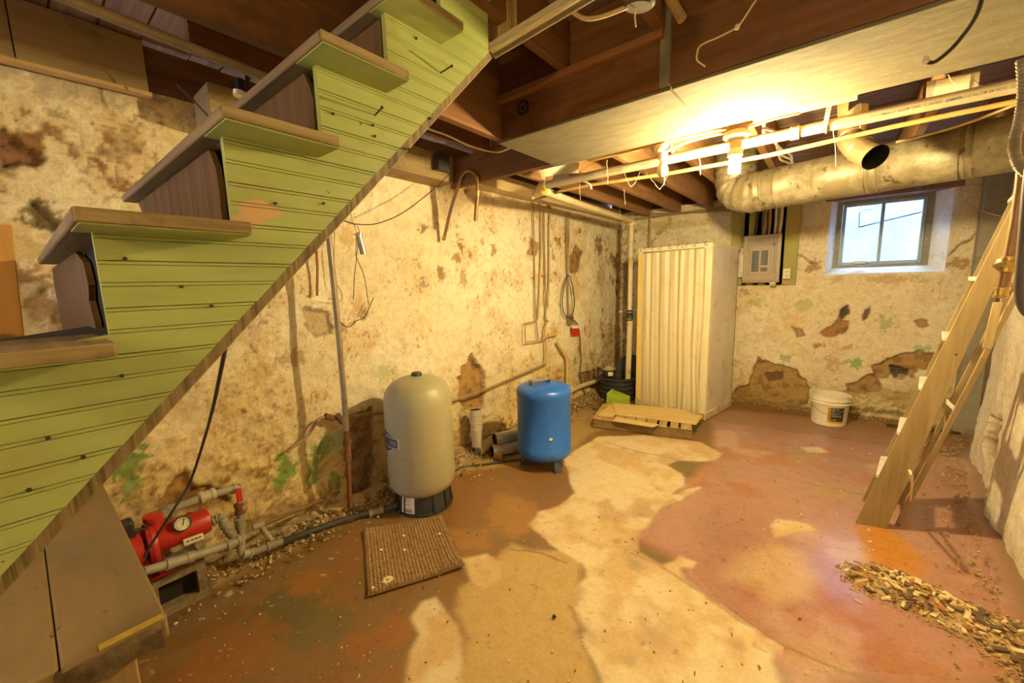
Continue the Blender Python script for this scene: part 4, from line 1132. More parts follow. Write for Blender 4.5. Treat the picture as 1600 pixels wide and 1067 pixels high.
# ================================================================== BLUE TANK
g_ = G(851, 724); BX, BY = g_[0], g_[1]
bt = thing('blue_tank', 'blue steel pressure tank on three rusty legs', 'tank', (BX, BY, 0))
RB = .222
part('tank_body', M().lathe([(.001, .085), (.12, .088), (.19, .096), (.214, .112), (RB, .135), (RB, .178), (RB - .003, .182), (RB - .003, .600), (RB, .605), (RB, .640), (.215, .660), (.19, .678), (.10, .694), (.001, .699)], (BX, BY, 0), n=56), BLUE, bt, sharp=50)
cd = -np.array((BX, BY)) / math.hypot(BX, BY); cs_ = np.array((-cd[1], cd[0]))
for k, t in enumerate((.35, .35 + 2 * PI / 3, .35 + 4 * PI / 3)):
    fa = math.atan2(G(872, 739)[1] - BY, G(872, 739)[0] - BX) + t - .35; d_ = np.array((math.cos(fa), math.sin(fa), 0)); s2 = np.array((-d_[1], d_[0], 0)); o_ = np.array((BX, BY, 0))
    lg = M().bar(o_ + d_ * .172 + (0, 0, .115), o_ + d_ * .205 + (0, 0, .0), s2 * .026, d_ * .004)
    for q in (-1, 1): lg.bar(o_ + d_ * .160 + s2 * q * .026 + (0, 0, .11), o_ + d_ * .192 + s2 * q * .026 + (0, 0, .002), d_ * .016, s2 * .002)
    part('leg', lg, BLUEB, bt)
hb = np.array(PX(845, 600, BX)); hb = np.array((BX - .02, BY - .02, .693))
ax_ = np.array((.42, .9, 0)); ax_ /= np.linalg.norm(ax_); px_ = np.array((ax_[1], -ax_[0], 0))
b = M().bar(hb - ax_ * .085 + (0, 0, .034), hb + ax_ * .085 + (0, 0, .034), px_ * .032, (0, 0, .0035))
for q in (-1, 1): b.bar(hb + ax_ * q * .083 + (0, 0, -.02), hb + ax_ * q * .083 + (0, 0, .036), px_ * .032, ax_ * .003)
part('top_bracket', b, mat('bracket_grey', (.32, .34, .38), (.22, .22, .24), .5, .3, 20, dirt=(.08, .06, .05), dirt_amt=.4), bt)
part('paint_chip', M().prism([tuple(np.array((BX, BY, 0)) + np.array((RB * math.cos(a_), RB * math.sin(a_), z_))) for a_, z_ in (lambda t0: ((t0 - .06, .295), (t0, .289), (t0 + .06, .295), (t0 + .075, .305), (t0, .312), (t0 - .05, .306)))(math.atan2(-BY, -BX) + .22)], tuple(-.002 * np.array((BX, BY, 0)))), PAPER, bt, label='cream chip in the blue paint')
part('bottom_port', M().cyl((BX, BY, .03), (BX, BY, .09), .03, 16), NAIL, bt)

# ================================================================== MAT AND FLOWER
A, B_, C_, D_ = (np.array(G(*p)) for p in ((573, 936), (727, 889), (691, 806), (567, 831)))
nu, nv = 150, 130
s, t = np.meshgrid(np.linspace(0, 1, nu), np.linspace(0, 1, nv), indexing='ij')
P = (A[None, None] * ((1 - s) * (1 - t))[..., None] + B_ * (s * (1 - t))[..., None] + C_ * (s * t)[..., None] + D_ * ((1 - s) * t)[..., None])
wv = (np.abs(np.sin(s * PI * 27)) ** .6) * (.45 + .55 * np.abs(np.sin(t * PI * 26 + (np.floor(s * 27) % 2) * PI / 2)))
edge = np.minimum(np.minimum(s, 1 - s) * 30, np.minimum(t, 1 - t) * 30); edge = np.clip(edge, 0, 1)
lift = .02 * np.exp(-((1 - s) ** 2 + t ** 2) / .04) + .012 * np.exp(-(s ** 2 + (1 - t) ** 2) / .05) + .008 * sst(.15, 0, t)
P = P.copy(); P[..., 2] = .006 + edge * (.006 + wv * .009) + lift * edge + lift * .6
nz = fbm(s * 9, t * 9, 501); nz2 = vn(s * 140, t * 120, 502)
C3 = np.zeros(s.shape + (3,)); C3[:] = (.36, .21, .085)
C3 = mixc(C3, (.50, .33, .15), wv * .7); C3 = mixc(C3, (.14, .075, .03), (1 - wv) * .75); C3 = mixc(C3, (.24, .14, .06), sst(.5, .7, nz) * .5); C3 = C3 * (.75 + .5 * nz2)[..., None]
C3 = mixc(C3, (.10, .055, .02), (1 - edge) * .7)
ctr = (A + B_ + C_ + D_) / 4
P = P - ctr; 
mt_ = grid('doormat', P, np.concatenate([C3, np.ones(s.shape + (1,))], -1), JUTE, kind=None)
mt_.location = tuple(float(q) for q in ctr); tag(mt_, 'coarse brown woven jute mat on the concrete floor', 'mat')
fl = thing('daisy', 'wilted white daisy head on the front corner of the brown mat', 'flower', tuple(G(606, 907, .022)))
fc = np.array(G(606, 906, .026))
for k in range(17):
    t = 2 * PI * k / 17 + .1 * (k % 3); L = .030 + .007 * ((k * 7) % 5) / 5; d_ = np.array((math.cos(t), math.sin(t), 0)); s2 = np.array((-d_[1], d_[0], 0))
    b = M(); p = [fc + d_ * .006, fc + d_ * L * .55 + s2 * .0048 + (0, 0, .004), fc + d_ * L + (0, 0, -.001), fc + d_ * L * .55 - s2 * .0048 + (0, 0, .004)]
    b.prism(p, (0, 0, .0012)); part('petal', b, PETAL, fl)
part('flower_eye', M().ball(fc + (0, 0, .003), .009, 10, (1, 1, .6)), YEL, fl)
for q, lb in (((583, 918), 'single white petal beside the daisy on the brown mat'), ((596, 859), 'white paint flake on the left side of the brown mat'), ((632, 859), 'white paint flake near the middle of the brown mat'), ((631, 837), 'white paint flake near the far edge of the brown mat'), ((687, 834), 'white paint flake at the right side of the brown mat')):
    c_ = G(*q, .026); b = M(); b.prism([(c_[0] + .013 * math.cos(k) * (1 if k % 2 else .7), c_[1] + .008 * math.sin(k), c_[2]) for k in (0, 1, 2, 3, 4, 5)], (0, 0, .0015)); one('flake', lb, 'flake', b, PETAL)

# ================================================================== STOVE PIPES, BRICKS
u0, u1 = np.array(PX(747, 697, -2.36)), np.array(PX(743, 640, -2.40)); ud_ = (u1 - u0) / np.linalg.norm(u1 - u0)
b = M().pipe(u0, u1, .054, .003); Lu = np.linalg.norm(u1 - u0)
for h_ in (.04, Lu * .45, Lu * .62, Lu - .05): b.lathe([(.054, h_), (.057, h_ + .005), (.054, h_ + .010)], u0, ud_, 24)
o_ = one('stove_pipe', 'upright dusty stove pipe section standing against the left wall', 'stove pipe', b, STOVED)
part('pipe_inside_shade', M().tube([u0, u1], .0505, 24, False), SHADE_BOX_BLACK, o_)  # black lining paints the shade inside the open pipe
for a_, b_, lb, mt in ((G(745, 705, .056), G(778, 684, .056), 'short dusty stove pipe lying behind the small brick', STOVED),
                       (G(769, 705, .056), G(850, 688, .056), 'bare grey stove pipe lying on the floor beside the small brick', STOVE),
                       (G(773, 686, .150), G(842, 670, .150), 'shiny stove pipe lying on top of the other pipes', STOVE)):
    A_ = np.array(a_); B2 = np.array(b_); u_ = (B2 - A_) / np.linalg.norm(B2 - A_)
    b = M().pipe(A_, B2, .052, .003)
    for h_ in (.03, .05): b.lathe([(.052, h_), (.055, h_ + .004), (.052, h_ + .008)], A_, u_, 24)
    o_ = one('stove_pipe', lb, 'stove pipe', b, mt)
    part('pipe_inside_shade', M().tube([A_, B2], .0485, 24, False), SHADE_BOX_BLACK, o_)  # shade in each pipe mouth, put in as a black lining


def brick(px, py, rz, lb, sz=(.055, .10, .05), zc=None):
    g_ = G(px, py); c_ = math.cos(rz); s2 = math.sin(rz)
    one('brick', lb, 'brick', M().obox((g_[0], g_[1], sz[2] / 2 + .004), (c_ * sz[0] / 2, s2 * sz[0] / 2, 0), (-s2 * sz[1] / 2, c_ * sz[1] / 2, 0), (0, 0, sz[2] / 2)), BRICK, bev=.006)


brick(779, 716, .5, 'broken brick end in front of the stove pipes', (.07, .085, .055))
brick(561, 790, .9, 'broken brick behind the black hose, nearest the tan tank', (.09, .11, .065))
brick(533, 803, .4, 'broken brick behind the black hose beside the rusty pipe foot', (.07, .12, .06))
brick(585, 776, .2, 'dark brick lying against the wall foot behind the tan tank', (.09, .2, .06))

# ================================================================== PALLET AND PLYWOOD
P0, P1 = np.array(G(926, 668)), np.array(G(1081, 687))
dirx = (P1 - P0); Lp = np.linalg.norm(dirx); dirx /= Lp; diry = np.array((-dirx[1], dirx[0], 0))
pal = thing('pallet', 'low wooden pallet on the floor in front of the shower stall', 'pallet', tuple(P0 + dirx * Lp / 2 + diry * .25))
DP = .52
for k in (0, .5, 1): part('stringer', M().bar(P0 + diry * (k * DP + .02) + (0, 0, .048), P1 + diry * (k * DP + .02) + (0, 0, .048), diry * .02, (0, 0, .045)), PALLW, pal, bev=.003)
n = 9
for k in range(n):
    c_ = P0 + dirx * (Lp * (k + .5) / n) + (0, 0, .101); wd = Lp / n / 2 - (.004 if k not in (6, 7) else .016)
    part('plank', M().obox(c_ + diry * (DP / 2 + .0), dirx * wd, diry * (DP / 2 + .01), (0, 0, .008)), wood('pallet_slat', (.50, .35, .15), (.34, .22, .09), 'y', dirt=(.16, .10, .04), dirt_amt=.3) if k == 0 else bpy.data.materials['pallet_slat'], pal, bev=.002)
def sheet(pp, z0, th, nm, lb, mt):
    one(nm, lb, 'plywood sheet', M().prism([(G(x_, y_, z0)[0], G(x_, y_, z0)[1], z0) for x_, y_ in pp], (0, 0, th)), mt, bev=.0015)
sheet([(934, 650), (957, 652), (960, 648), (1088, 664), (1098, 650), (953, 633)], .1105, .010, 'plywood_sheet', 'long plywood sheet lying directly on the pallet', PLY)
sheet([(961, 644), (1079, 657), (1084, 648), (1062, 640), (957, 630)], .122, .008, 'plywood_sheet', 'topmost plywood sheet on the pallet', PLY)
sheet([(957, 658), (1020, 668), (1030, 664), (962, 652)], .1100, .006, 'plywood_strip', 'narrow strip of plywood poking out under the sheets on the pallet', PLY)

# ================================================================== SHOWER STALL
SL, SR, SBk = np.array(G(994, 632)), np.array(G(1101, 657)), np.array(G(1134, 634))
HS = 1.855
sx = SR - SL; LS = np.linalg.norm(sx); sx /= LS
sy = np.array((-sx[1], sx[0], 0)); DS = .70
st = thing('shower_stall', 'cream metal shower stall standing in the far left corner', 'shower', tuple((SL + SR) / 2 + sy * DS / 2))


def sp(a, d, z): return SL + sx * a + sy * d + np.array((0, 0, z))


part('side_panel', M().prism([sp(LS - .006, .0, .05), sp(LS - .006, DS, .05), sp(LS - .006, DS, HS - .02), sp(LS - .006, 0, HS - .02)], tuple(sx * .006)), STALLW, st, label='greyish white stained side wall of the stall')
part('side_panel', M().prism([sp(0, .0, .05), sp(0, DS, .05), sp(0, DS, HS - .02), sp(0, 0, HS - .02)], tuple(sx * .006)), STALLW, st)
part('back_panel', M().prism([sp(0, DS - .006, .05), sp(LS, DS - .006, .05), sp(LS, DS - .006, HS - .02), sp(0, DS - .006, HS - .02)], tuple(sy * .006)), STALLW, st)
part('corner_post', M().prism([sp(-.005, -.012, .0), sp(.055, -.012, .0), sp(.055, .03, .0), sp(-.005, .03, .0)], (0, 0, HS)), STALLY, st, label='yellowed left corner post', bev=.004)
part('corner_post', M().prism([sp(LS - .075, -.012, .03), sp(LS + .006, -.012, .03), sp(LS + .006, .04, .03), sp(LS - .075, .04, .03)], (0, 0, HS - .03)), STALL, st, bev=.006)
part('top_rail', M().prism([sp(-.005, -.016, HS - .035), sp(LS + .008, -.016, HS - .035), sp(LS + .008, .03, HS - .035), sp(-.005, .03, HS - .035)], (0, 0, .045)), STALL, st, bev=.003)
b = M().prism([sp(LS - .02, 0, HS - .03), sp(LS + .010, 0, HS - .03), sp(LS + .010, DS + .01, HS - .03), sp(LS - .02, DS + .01, HS - .03)], (0, 0, .03)).prism([sp(-.005, DS - .02, HS - .03), sp(LS, DS - .02, HS - .03), sp(LS, DS + .01, HS - .03), sp(-.005, DS + .01, HS - .03)], (0, 0, .03))
b.prism([sp(-.008, 0, HS - .03), sp(.02, 0, HS - .03), sp(.02, DS, HS - .03), sp(-.008, DS, HS - .03)], (0, 0, .03)); part('top_frame', b, STALL, st)
part('shower_base', M().prism([sp(-.01, -.02, .002), sp(LS + .012, -.02, .002), sp(LS + .012, DS + .01, .002), sp(-.01, DS + .01, .002)], (0, 0, .085)), mat('base_beige', (.56, .46, .29), (.46, .36, .20), .6, 0, 8, dirt=(.26, .16, .07), dirt_amt=.4), st, bev=.008)
part('seam', M().prism([sp(LS + .001, DS * .45, .09), sp(LS + .001, DS * .45 + .012, .09), sp(LS + .001, DS * .45 + .012, .02), sp(LS + .001, DS * .45, .02)], tuple(sx * .013)), RUST, st)
part('rust_stain', M().prism([sp(LS - .05, -.0215, .01), sp(LS - .0, -.0215, .01), sp(LS - .0, -.0215, .075), sp(LS - .045, -.0215, .07)], tuple(sy * -.001)), mat('rust_orange', (.62, .30, .03), (.40, .16, .03), .8, 0, 50), st, label='orange rust stain at the foot of the right post')
b = M()
for a_ in (.03, .25, .40, .52, .64, LS - .05): b.ball(sp(a_, -.018, HS - .012), .006, 8)
part('screw', b, NAIL, st)
nu, nv = 170, 60
cu_ = M(); vs = []; fs = []
cw0, cw1 = .054, LS - .048
for i in range(nu):
    a_ = i / (nu - 1)
    for j in range(nv):
        h_ = j / (nv - 1); z_ = .06 + h_ * (HS - .046 - .06)
        fold = .018 * math.sin(a_ * 47 + 1.2 * math.sin(a_ * 9)) * (.35 + .65 * h_) + .010 * math.sin(a_ * 21 + 2 + h_ * 1.5) + .006 * math.sin(a_ * 83 + h_ * 3)
        fl_ = (1 - h_) ** 3 * .12 * max(0, a_ - .62) / .38
        aw = cw0 + (cw1 - cw0) * a_ + (1 - h_) ** 2 * .05 * max(0, a_ - .5) * math.sin(h_ * 9 + a_ * 8) + .03 * (1 - h_) ** 4 * a_
        p = sp(aw, -.022 + fold * .5 - fl_, z_ - .02 * (1 - h_) * a_); vs.append(tuple(p))
for i in range(nu - 1):
    for j in range(nv - 1): fs.append((i * nv + j, (i + 1) * nv + j, (i + 1) * nv + j + 1, i * nv + j + 1))
cu_.add(vs, fs)
cur = one('shower_curtain', 'cream vinyl curtain with soft folds hanging across the shower stall', 'curtain', cu_, VINYL, sharp=180)
for k in range(8):
    b = M(); a_ = cw0 + .03 + (cw1 - cw0 - .05) * k / 7; c_ = sp(a_, -.002, HS + .0)
    ring = [c_ + sy * .022 * math.cos(t) + np.array((0, 0, .024 * math.sin(t))) for t in np.linspace(0, 2 * PI, 15)]
    o_ = bpy.data.objects.new('curtain_ring', _mesh('curtain_ring', M().tube(ring, .0022, 6, False), NAIL, BASE[cur.name])); COL.objects.link(o_); o_.parent = cur

# ================================================================== SUMP BASIN, DRAIN PIPE, LIME TUB
sg = G(981, 622); SX, SY = -2.09, 4.74
sb_ = thing('sump_basin', 'black ribbed sump basin with its lid up in the far left corner', 'basin', (SX, SY, 0))
prof = [(.001, .004), (.20, .004)]
for k in range(4):
    z0 = .02 + k * .062; prof += [(.205, z0), (.222, z0 + .012), (.222, z0 + .036), (.205, z0 + .048)]
prof += [(.205, .272), (.232, .277), (.232, .298), (.19, .298), (.185, .24), (.001, .23)]
part('basin_body', M().lathe(prof, (SX, SY, 0), n=44), BLACK, sb_)
part('lid', M().lathe([(.001, -.006), (.20, -.006), (.205, 0), (.20, .008), (.001, .008)], (SX + .06, SY + .27, .33), (.25, -.95, .18), 44), BLACK, sb_, label='round black lid leaning upright at the back')
pm_ = PX(955, 594, SX + .02)
spm = thing('sump_pump_motor', 'small black motor with a white label sitting on the sump basin', 'motor', (SX - .10, SY - .06, .30))
part('motor_body', M().lathe([(.075, 0), (.08, .01), (.08, .075), (.07, .085)], (SX - .10, SY - .06, .298), n=28), BLACK, spm)
part('motor_cap', M().lathe([(.084, 0), (.086, .012), (.05, .03), (.045, .045), (.001, .05)], (SX - .10, SY - .06, .385), n=28), mat('cap_dusty', (.42, .33, .18), (.3, .22, .11), .7), spm)
part('motor_label', patch(lambda t, z: (SX - .10 + .081 * math.cos(t), SY - .06 + .081 * math.sin(t), z), -1.25, -.45, .315, .365), PAPER, spm)
part('cord', M().tube(crom([(SX - .17, SY - .10, .36), (SX - .22, SY - .12, .40), (SX - .26, SY - .05, .34), (SX - .24, SY - .1, .2)], 5), .008, 8), BLACK, spm)
dp = PX(984, 532, SX)
drain = thing('drain_pipe', 'vertical white drain pipe in the far left corner rising from the sump basin', 'pipe', (SX, SY, .36))
tp = PY(987, 343, SY); bt_ = PY(981, 596, SY); mdl = PY(984.5, 492, SY)
part('pipe_run', M().cyl(bt_, PY(984.6, 500, SY), .034, 18), PVCD, drain)
part('pipe_run', M().cyl(PY(984, 484, SY), tp, .028, 18), PVCD, drain)
b = M().lathe([(.036, 0), (.040, .006), (.040, .05), (.037, .055), (.037, .075), (.040, .08), (.040, .125), (.034, .13)], PY(984, 501, SY), (0, 0, 1), 20)
part('rubber_coupling', b, BLACK, drain, label='black rubber coupling')
b = M()
for z_ in (.022, .105): b.lathe([(.0405, z_ - .006), (.043, z_), (.0405, z_ + .006)], PY(984, 501, SY), (0, 0, 1), 20)
b.bar(np.array(PY(975, 487, SY)) + (-.06, -.03, 0), np.array(PY(975, 487, SY)) + (-.01, -.01, .01), (0, .008, 0), (0, 0, .006)); part('clamp', b, GALV, drain)
lt = G(962, 632)
A, B_ = np.array(G(947, 622, .085)), np.array(G(985, 627, .07))
u_ = (B_ - A) / np.linalg.norm(B_ - A); u_ = np.array((u_[0], u_[1], 0)); v_ = np.array((-u_[1], u_[0], 0)); zz_ = np.array((0, 0, 1.0))
L0 = np.array(G(947, 640, 0)); L1 = np.array(G(984, 640, 0)); LL = np.linalg.norm(L1 - L0)
tub = thing('lime_tub', 'lime green plastic tub lying on its side behind the pallet', 'tub', tuple((L0 + L1) / 2))
b = M(); a0, a1 = .105, .080
near = [L0, np.array(PY(957, 630, L0[1] + .12)), np.array(PY(957, 608, L0[1] + .12)), np.array(PY(949, 614.5, L0[1]))]
far_ = [L1, np.array(PY(985, 629, L1[1] + .08)), np.array(PY(984.8, 619, L1[1] + .08)), np.array(PY(982.5, 624, L1[1]))]
for q_ in (near[1], far_[1]): q_[2] = .004
b.add(near + far_, [(0, 1, 5, 4), (1, 2, 6, 5), (2, 3, 7, 6), (3, 0, 4, 7), (4, 5, 6, 7)])
o_ = part('tub_body', b, LIME, tub); md = o_.modifiers.new('wall', 'SOLIDIFY'); md.thickness = .003; bevel(o_, .008)
b = M()
for p, q in ((0, 1), (1, 2), (2, 3), (3, 0)): b.bar(near[p], near[q], v_ * .004 + zz_ * .004, u_ * .004)
part('rim', b, LIME, tub)

# ================================================================== LEFT WALL PLUMBING AND CABLES
XW = XL + .045


def wl(pts, X=XW): return [PL(x_, y_, X) for x_, y_ in pts]


cg = thing('iron_conduit', 'grey vertical pipe down the left wall from the stair edge to a rusty foot', 'pipe', PL(545, 790, XW + .19))
part('pipe_run', M().tube(wl([(509, 345), (514, 372), (522, 450), (530, 532), (538, 625), (541, 668)], XW + .19), .0165, 14), GREYP, cg)
part('coupling', M().cyl(PL(539, 652, XW + .19), PL(541, 672, XW + .19), .0205, 14), GREYP, cg)
part('rusty_foot', M().tube(wl([(541, 668), (543, 700), (545, 750), (547, 792)], XW + .19), .015, 12), RUST, cg, label='rusty lower end')
b = M(); fitting(b, PL(542, 686, XW + .19), PL(543.5, 718, XW + .19), .024); part('rusty_fitting', b, RUST, cg)
gp = thing('wall_pipe', 'thin pipe sloping up along the left wall behind the two tanks', 'pipe', PL(640, 640, XW))
part('pipe_run', M().tube(wl([(511, 650), (540, 652), (575, 647), (605, 645)]) + wl([(640, 643), (690, 632), (712, 624), (755, 610), (797, 592.5), (853, 569)]), .0115, 10), mat('pipe_tan', (.40, .28, .13), (.28, .18, .08), .6, .2, 12, dirt=(.2, .12, .05)), gp)
part('riser', M().tube(wl([(853, 569), (853, 552), (852, 530)]), .009, 10), TANCABLE, gp)
part('end_fitting', M().cyl(PL(508, 650, XW), PL(521, 653, XW), .02, 12).cyl(PL(527, 648, XW + .02), PL(535, 660, XW + .02), .02, 12), RUST, gp)
one('bent_feed_pipe', 'bent brown pipe dropping from the wall pipe to the lower left', 'pipe', M().tube(crom(wl([(528, 655), (508, 652), (498, 655), (490, 666), (478, 684), (455, 700), (448, 708)]), 5), .010, 10), mat('pipe_brown', (.36, .24, .11), (.24, .15, .07), .7))
one('lower_gas_pipe', 'pale pipe along the left wall foot from the blue tank to the corner', 'pipe', M().tube(wl([(893, 610), (905, 604), (955, 588)], XW + .02), .028, 14).cyl(PL(893, 606, XW + .02), PL(885, 618, XW + .02), .035, 14), PVCD)
one('drop_pipe', 'pale bent pipe coming out of the left wall above the blue tank', 'pipe', M().tube(crom(wl([(870, 535), (878, 548), (885, 560), (886, 580), (886, 602)]), 5), .017, 12), mat('drop_pale', (.60, .48, .26), (.48, .36, .18), .7))
one('copper_stub', 'reddish copper pipe hanging down the left wall below the stairs', 'pipe', M().tube(wl([(494, 385), (496, 420), (495.5, 462)], XW), .008, 8), mat('red_pipe', (.30, .12, .05), (.2, .08, .03), .6))
for nm, pts, r_, lb, mt in (
        ('wall_cable', [(833, 316), (835, 400), (836, 470), (839, 512), (841, 530)], .007, 'thin brown cable down the left wall, first to the right of the copper hook', CABLE),
        ('wall_cable', [(845, 310), (845.5, 380), (843, 440), (841, 490), (839, 500)], .009, 'tan cable down the left wall beside the small square conduit', TANCABLE),
        ('wall_cable', [(850, 322), (851, 400), (852.5, 480), (852, 498), (857, 502)], .008, 'brown cable down the left wall ending at a rusty elbow', CABLE),
        ('wall_cable', [(861, 320), (858, 360), (858, 420), (856, 480)], .0085, 'pale tan cable down the left wall, second to the left of the coil', TANCABLE),
        ('wall_cable', [(885, 332), (886, 400), (887.5, 440), (888, 492)], .009, 'dark cable down the left wall into the outlet box below the coil', CABLE),
        ('wall_cable', [(890, 334), (889, 400), (888, 428)], .008, 'pale cable down the left wall ending at the coil', TANCABLE)):
    one(nm, lb, 'cable', M().tube(crom(wl(pts, XW - .015), 4), r_, 8), mt)
b = M().tube(wl([(836, 502), (820, 505), (821, 535), (850, 531)]), .008, 8)
one('square_conduit', 'small square loop of tan conduit on the left wall above the blue tank', 'conduit', b, TANCABLE)
one('tap_pipe', 'pale stub pipe with a small tap on the left wall above the blue tank', 'tap', M().tube(wl([(850, 530), (852, 510), (856, 500)]), .009, 8).cyl(PL(846, 531, XW), PL(853, 528, XW), .018, 10).cyl(PL(852, 527, XW), PL(868, 524, XW), .008, 8), TANCABLE)
ci = crom([PL(888 + 9 * math.sin(t) + 1.5 * math.sin(2 * t), 463 + 33 * math.cos(t), XW + .01 + .01 * math.sin(t * .5)) for t in np.linspace(0, 4 * PI, 34)], 3)
one('coiled_cord', 'black electric cord coiled and hung on the left wall above the outlet', 'cord', M().tube(ci, .0055, 8), BLACK)
ob = thing('outlet_box', 'small old outlet box on the left wall below the coiled cord', 'outlet', PL(891, 500, XW))
part('box_body', M().box(PL(885, 491, XW - .03), PL(896, 506, XW + .02)), mat('box_brown', (.26, .18, .10), (.18, .12, .06), .7), ob, bev=.004)
part('plug', M().cyl(PL(893, 496, XW + .02), PL(894, 497, XW + .06), .018, 10), BLACK, ob)
one('pump_cord', 'black cord running down the left wall from the outlet to the pallet', 'cord', M().tube(crom(wl([(895, 499), (903, 508), (906, 530), (907, 550), (908, 565), (906, 590), (913, 612), (920, 630)], XW) + [G(930, 639, .03), G(942, 641, .03)], 5), .006, 8), BLACK)
tg = thing('red_tag', 'red and white paper tag hanging on the cord below the outlet box', 'tag', PL(899, 520, XW + .02))
part('tag_red', M().prism(wl([(893.5, 513), (904, 513), (904.5, 524), (894, 524)], XW + .012), (.002, 0, 0)), mat('tag_red_paper', (.60, .02, .02), None, .6), tg)
part('tag_white', M().prism(wl([(893, 509), (904, 508.5), (904, 513), (893.5, 513)], XW + .012), (.002, 0, 0)), PAPER, tg)

# wires and weight near the stairs
XS = -2.05
one('hanging_wire', 'thin black wire slung from the stair edge to the ceiling box over the left wall', 'wire', M().tube(crom([PX(530, 342, -1.9), PX(556, 350, -2.0), PX(590, 349, -2.1), PX(630, 332, -2.2), PX(672, 300, -2.3), PX(704, 270, -2.31)], 6), .0030, 6), NAIL)
wt = thing('hanging_weight', 'small grey cylinder weight hanging on a wire below the stairs', 'weight', PX(566, 398, XS))
part('weight_body', M().lathe([(.017, 0), (.017, .105), (.024, .108), (.024, .112), (.006, .118)], PX(568, 397, XS), np.array(PX(561, 370, XS)) - np.array(PX(568, 397, XS)), 18), GALV, wt)
part('hook_wire', M().tube(crom([PX(548, 333, XS), PX(553, 348, XS), PX(557, 360, XS), PX(560, 366, XS), PX(562, 361, XS), PX(558, 352, XS)], 4), .004, 6), COPPER, wt)
part('loop_wire', M().tube(crom([PX(557, 366, XS), PX(556, 395, XS), PX(557, 402, XS), PX(554, 430, XS), PX(552, 468, XS)], 4), .0022, 6).tube(crom([PX(560, 366, XS), PX(558, 395, XS), PX(557, 402, XS), PX(569, 432, XS), PX(576, 477, XS)], 4), .0022, 6), NAIL, wt)
one('loose_wire', 'thin loose wire curling from the grey pipe across the left wall', 'wire', M().tube(crom(wl([(529, 500), (540, 510), (548, 510), (556, 502), (570, 495), (577, 480), (584, 465)], XW), 5), .0028, 6), NAIL)
one('side_wire', 'thin wire running down beside the grey vertical pipe', 'wire', M().tube(crom(wl([(523, 360), (522, 400), (524, 440), (533, 455), (533, 470), (513, 466)], XW + .01), 4), .003, 6), CABLE)
one('power_cable', 'black cord dropping from the stair edge down to the red pump', 'cord', M().tube(crom([PX(352, 540, -1.15), PX(347, 570, -1.3), PX(332, 640, -1.6), PX(318, 690, -1.9), PX(298, 750, -2.08), PX(275, 790, -2.1), PX(240, 845, -2.1), PX(225, 872, -2.1)], 8), .0055, 8), BLACK)
hk = thing('copper_hook', 'bent copper pipe hooked over the timber beam against the left wall', 'pipe', PX(720, 300, -1.9))
Y0 = 2.255
part('pipe_run', M().tube(crom([PY(694, 372, Y0), PY(705, 325, Y0), PY(717, 288, Y0), PY(725, 271, Y0), PY(735, 267, Y0), PY(744, 275, Y0), PY(746, 292, Y0), PY(745, 310, Y0)], 6), .0125, 12), COPPER, hk)
part('end_sleeve', M().cyl(PY(746, 305, Y0), PY(743, 344, Y0), .0165, 12), COPPER, hk)
b = M().cyl(PY(746.3, 298, Y0), PY(746, 306, Y0), .018, 12).cyl(PY(743, 341, Y0), PY(742.6, 346, Y0), .012, 12).cyl(PY(695, 368, Y0), PY(693, 375, Y0), .0155, 12); part('brass_ring', b, BRASS, hk)

# ================================================================== PIPES UNDER THE CEILING
one('gas_pipe', 'dusty iron gas pipe running under the joists at the upper left', 'pipe', M().tube([PX(60, -20, -1.60), PX(175, 26, -1.60), PX(399, 115, -1.62), PX(470, 142, -1.63)], .0155, 12), mat('gas_iron', (.34, .25, .14), (.24, .17, .09), .7, .3))
Yp = .95
b = M().cyl(PY(772, 84, 1.09), PY(935, -14, 1.09), .014, 14)
one('upper_conduit', 'grey pipe under a rough pale strip at the top of the stairs', 'pipe', b, GREYP)
b = M(); A = np.array(PY(766, 76, 1.05)); B_ = np.array(PY(915, -16, 1.05)); b.bar(A, B_, (0, .012, 0), (0, 0, .0105))
one('rough_strip', 'rough pale timber strip running up from the post to the ceiling', 'strip', b, wood('strip_wood', (.48, .39, .19), (.20, .14, .06), 'x', grain=60, bump=.9), bev=.003)
fx_ = thing('ceiling_fixture', 'old round ceiling fixture box between the joists at the top', 'fixture', PY(998, 8, 1.35))
c_ = np.array(PY(998, 12, 1.30)); tip = np.array((.15, -.1, 1)); tip /= np.linalg.norm(tip)
part('fixture_body', M().lathe([(.001, 0), (.040, .0), (.046, .006), (.050, .03), (.055, .034), (.055, .10), (.001, .10)], c_, tip, 28), mat('fixture_brown', (.085, .05, .025), (.05, .03, .015), .8, 0, 20, dirt=(.2, .15, .10), dirt_amt=.2), fx_)
part('string', M().tube([c_ + (-.01, 0, 0), c_ + (-.012, 0, -.02), c_ + (-.008, 0, -.05)], .0025, 6), STRING, fx_)
one('ceiling_cable', 'tan cable looping between the upper pipe and the round fixture', 'cable', M().tube(crom([PY(889, 6, 1.2), PY(897, 20, 1.2), PY(915, 29, 1.22), PY(940, 26, 1.25), PY(975, 13, 1.28), PY(985, 8, 1.30)], 6), .0065, 8), TANCABLE)
one('round_stick', 'pale round stick wedged beside the joist behind the header', 'stick', M().cyl(PY(1042, -12, 1.66), PY(1066, 30, 1.66), .018, 12), wood('stick_wood', (.50, .34, .15), (.36, .22, .09), 'z'))
one('pull_cord', 'knotted pale pull cord hanging in front of the brown header', 'cord', M().tube(crom([PY(1185, -6, 1.50), PY(1155, 40, 1.55), PY(1148, 45, 1.55), PY(1125, 57, 1.58), PY(1095, 71, 1.60), PY(1089, 85, 1.62), PY(1090, 95, 1.64), PY(1102, 104, 1.66)], 5), .0028, 6).ball(PY(1152, 42, 1.55), .009, 8), STRING)
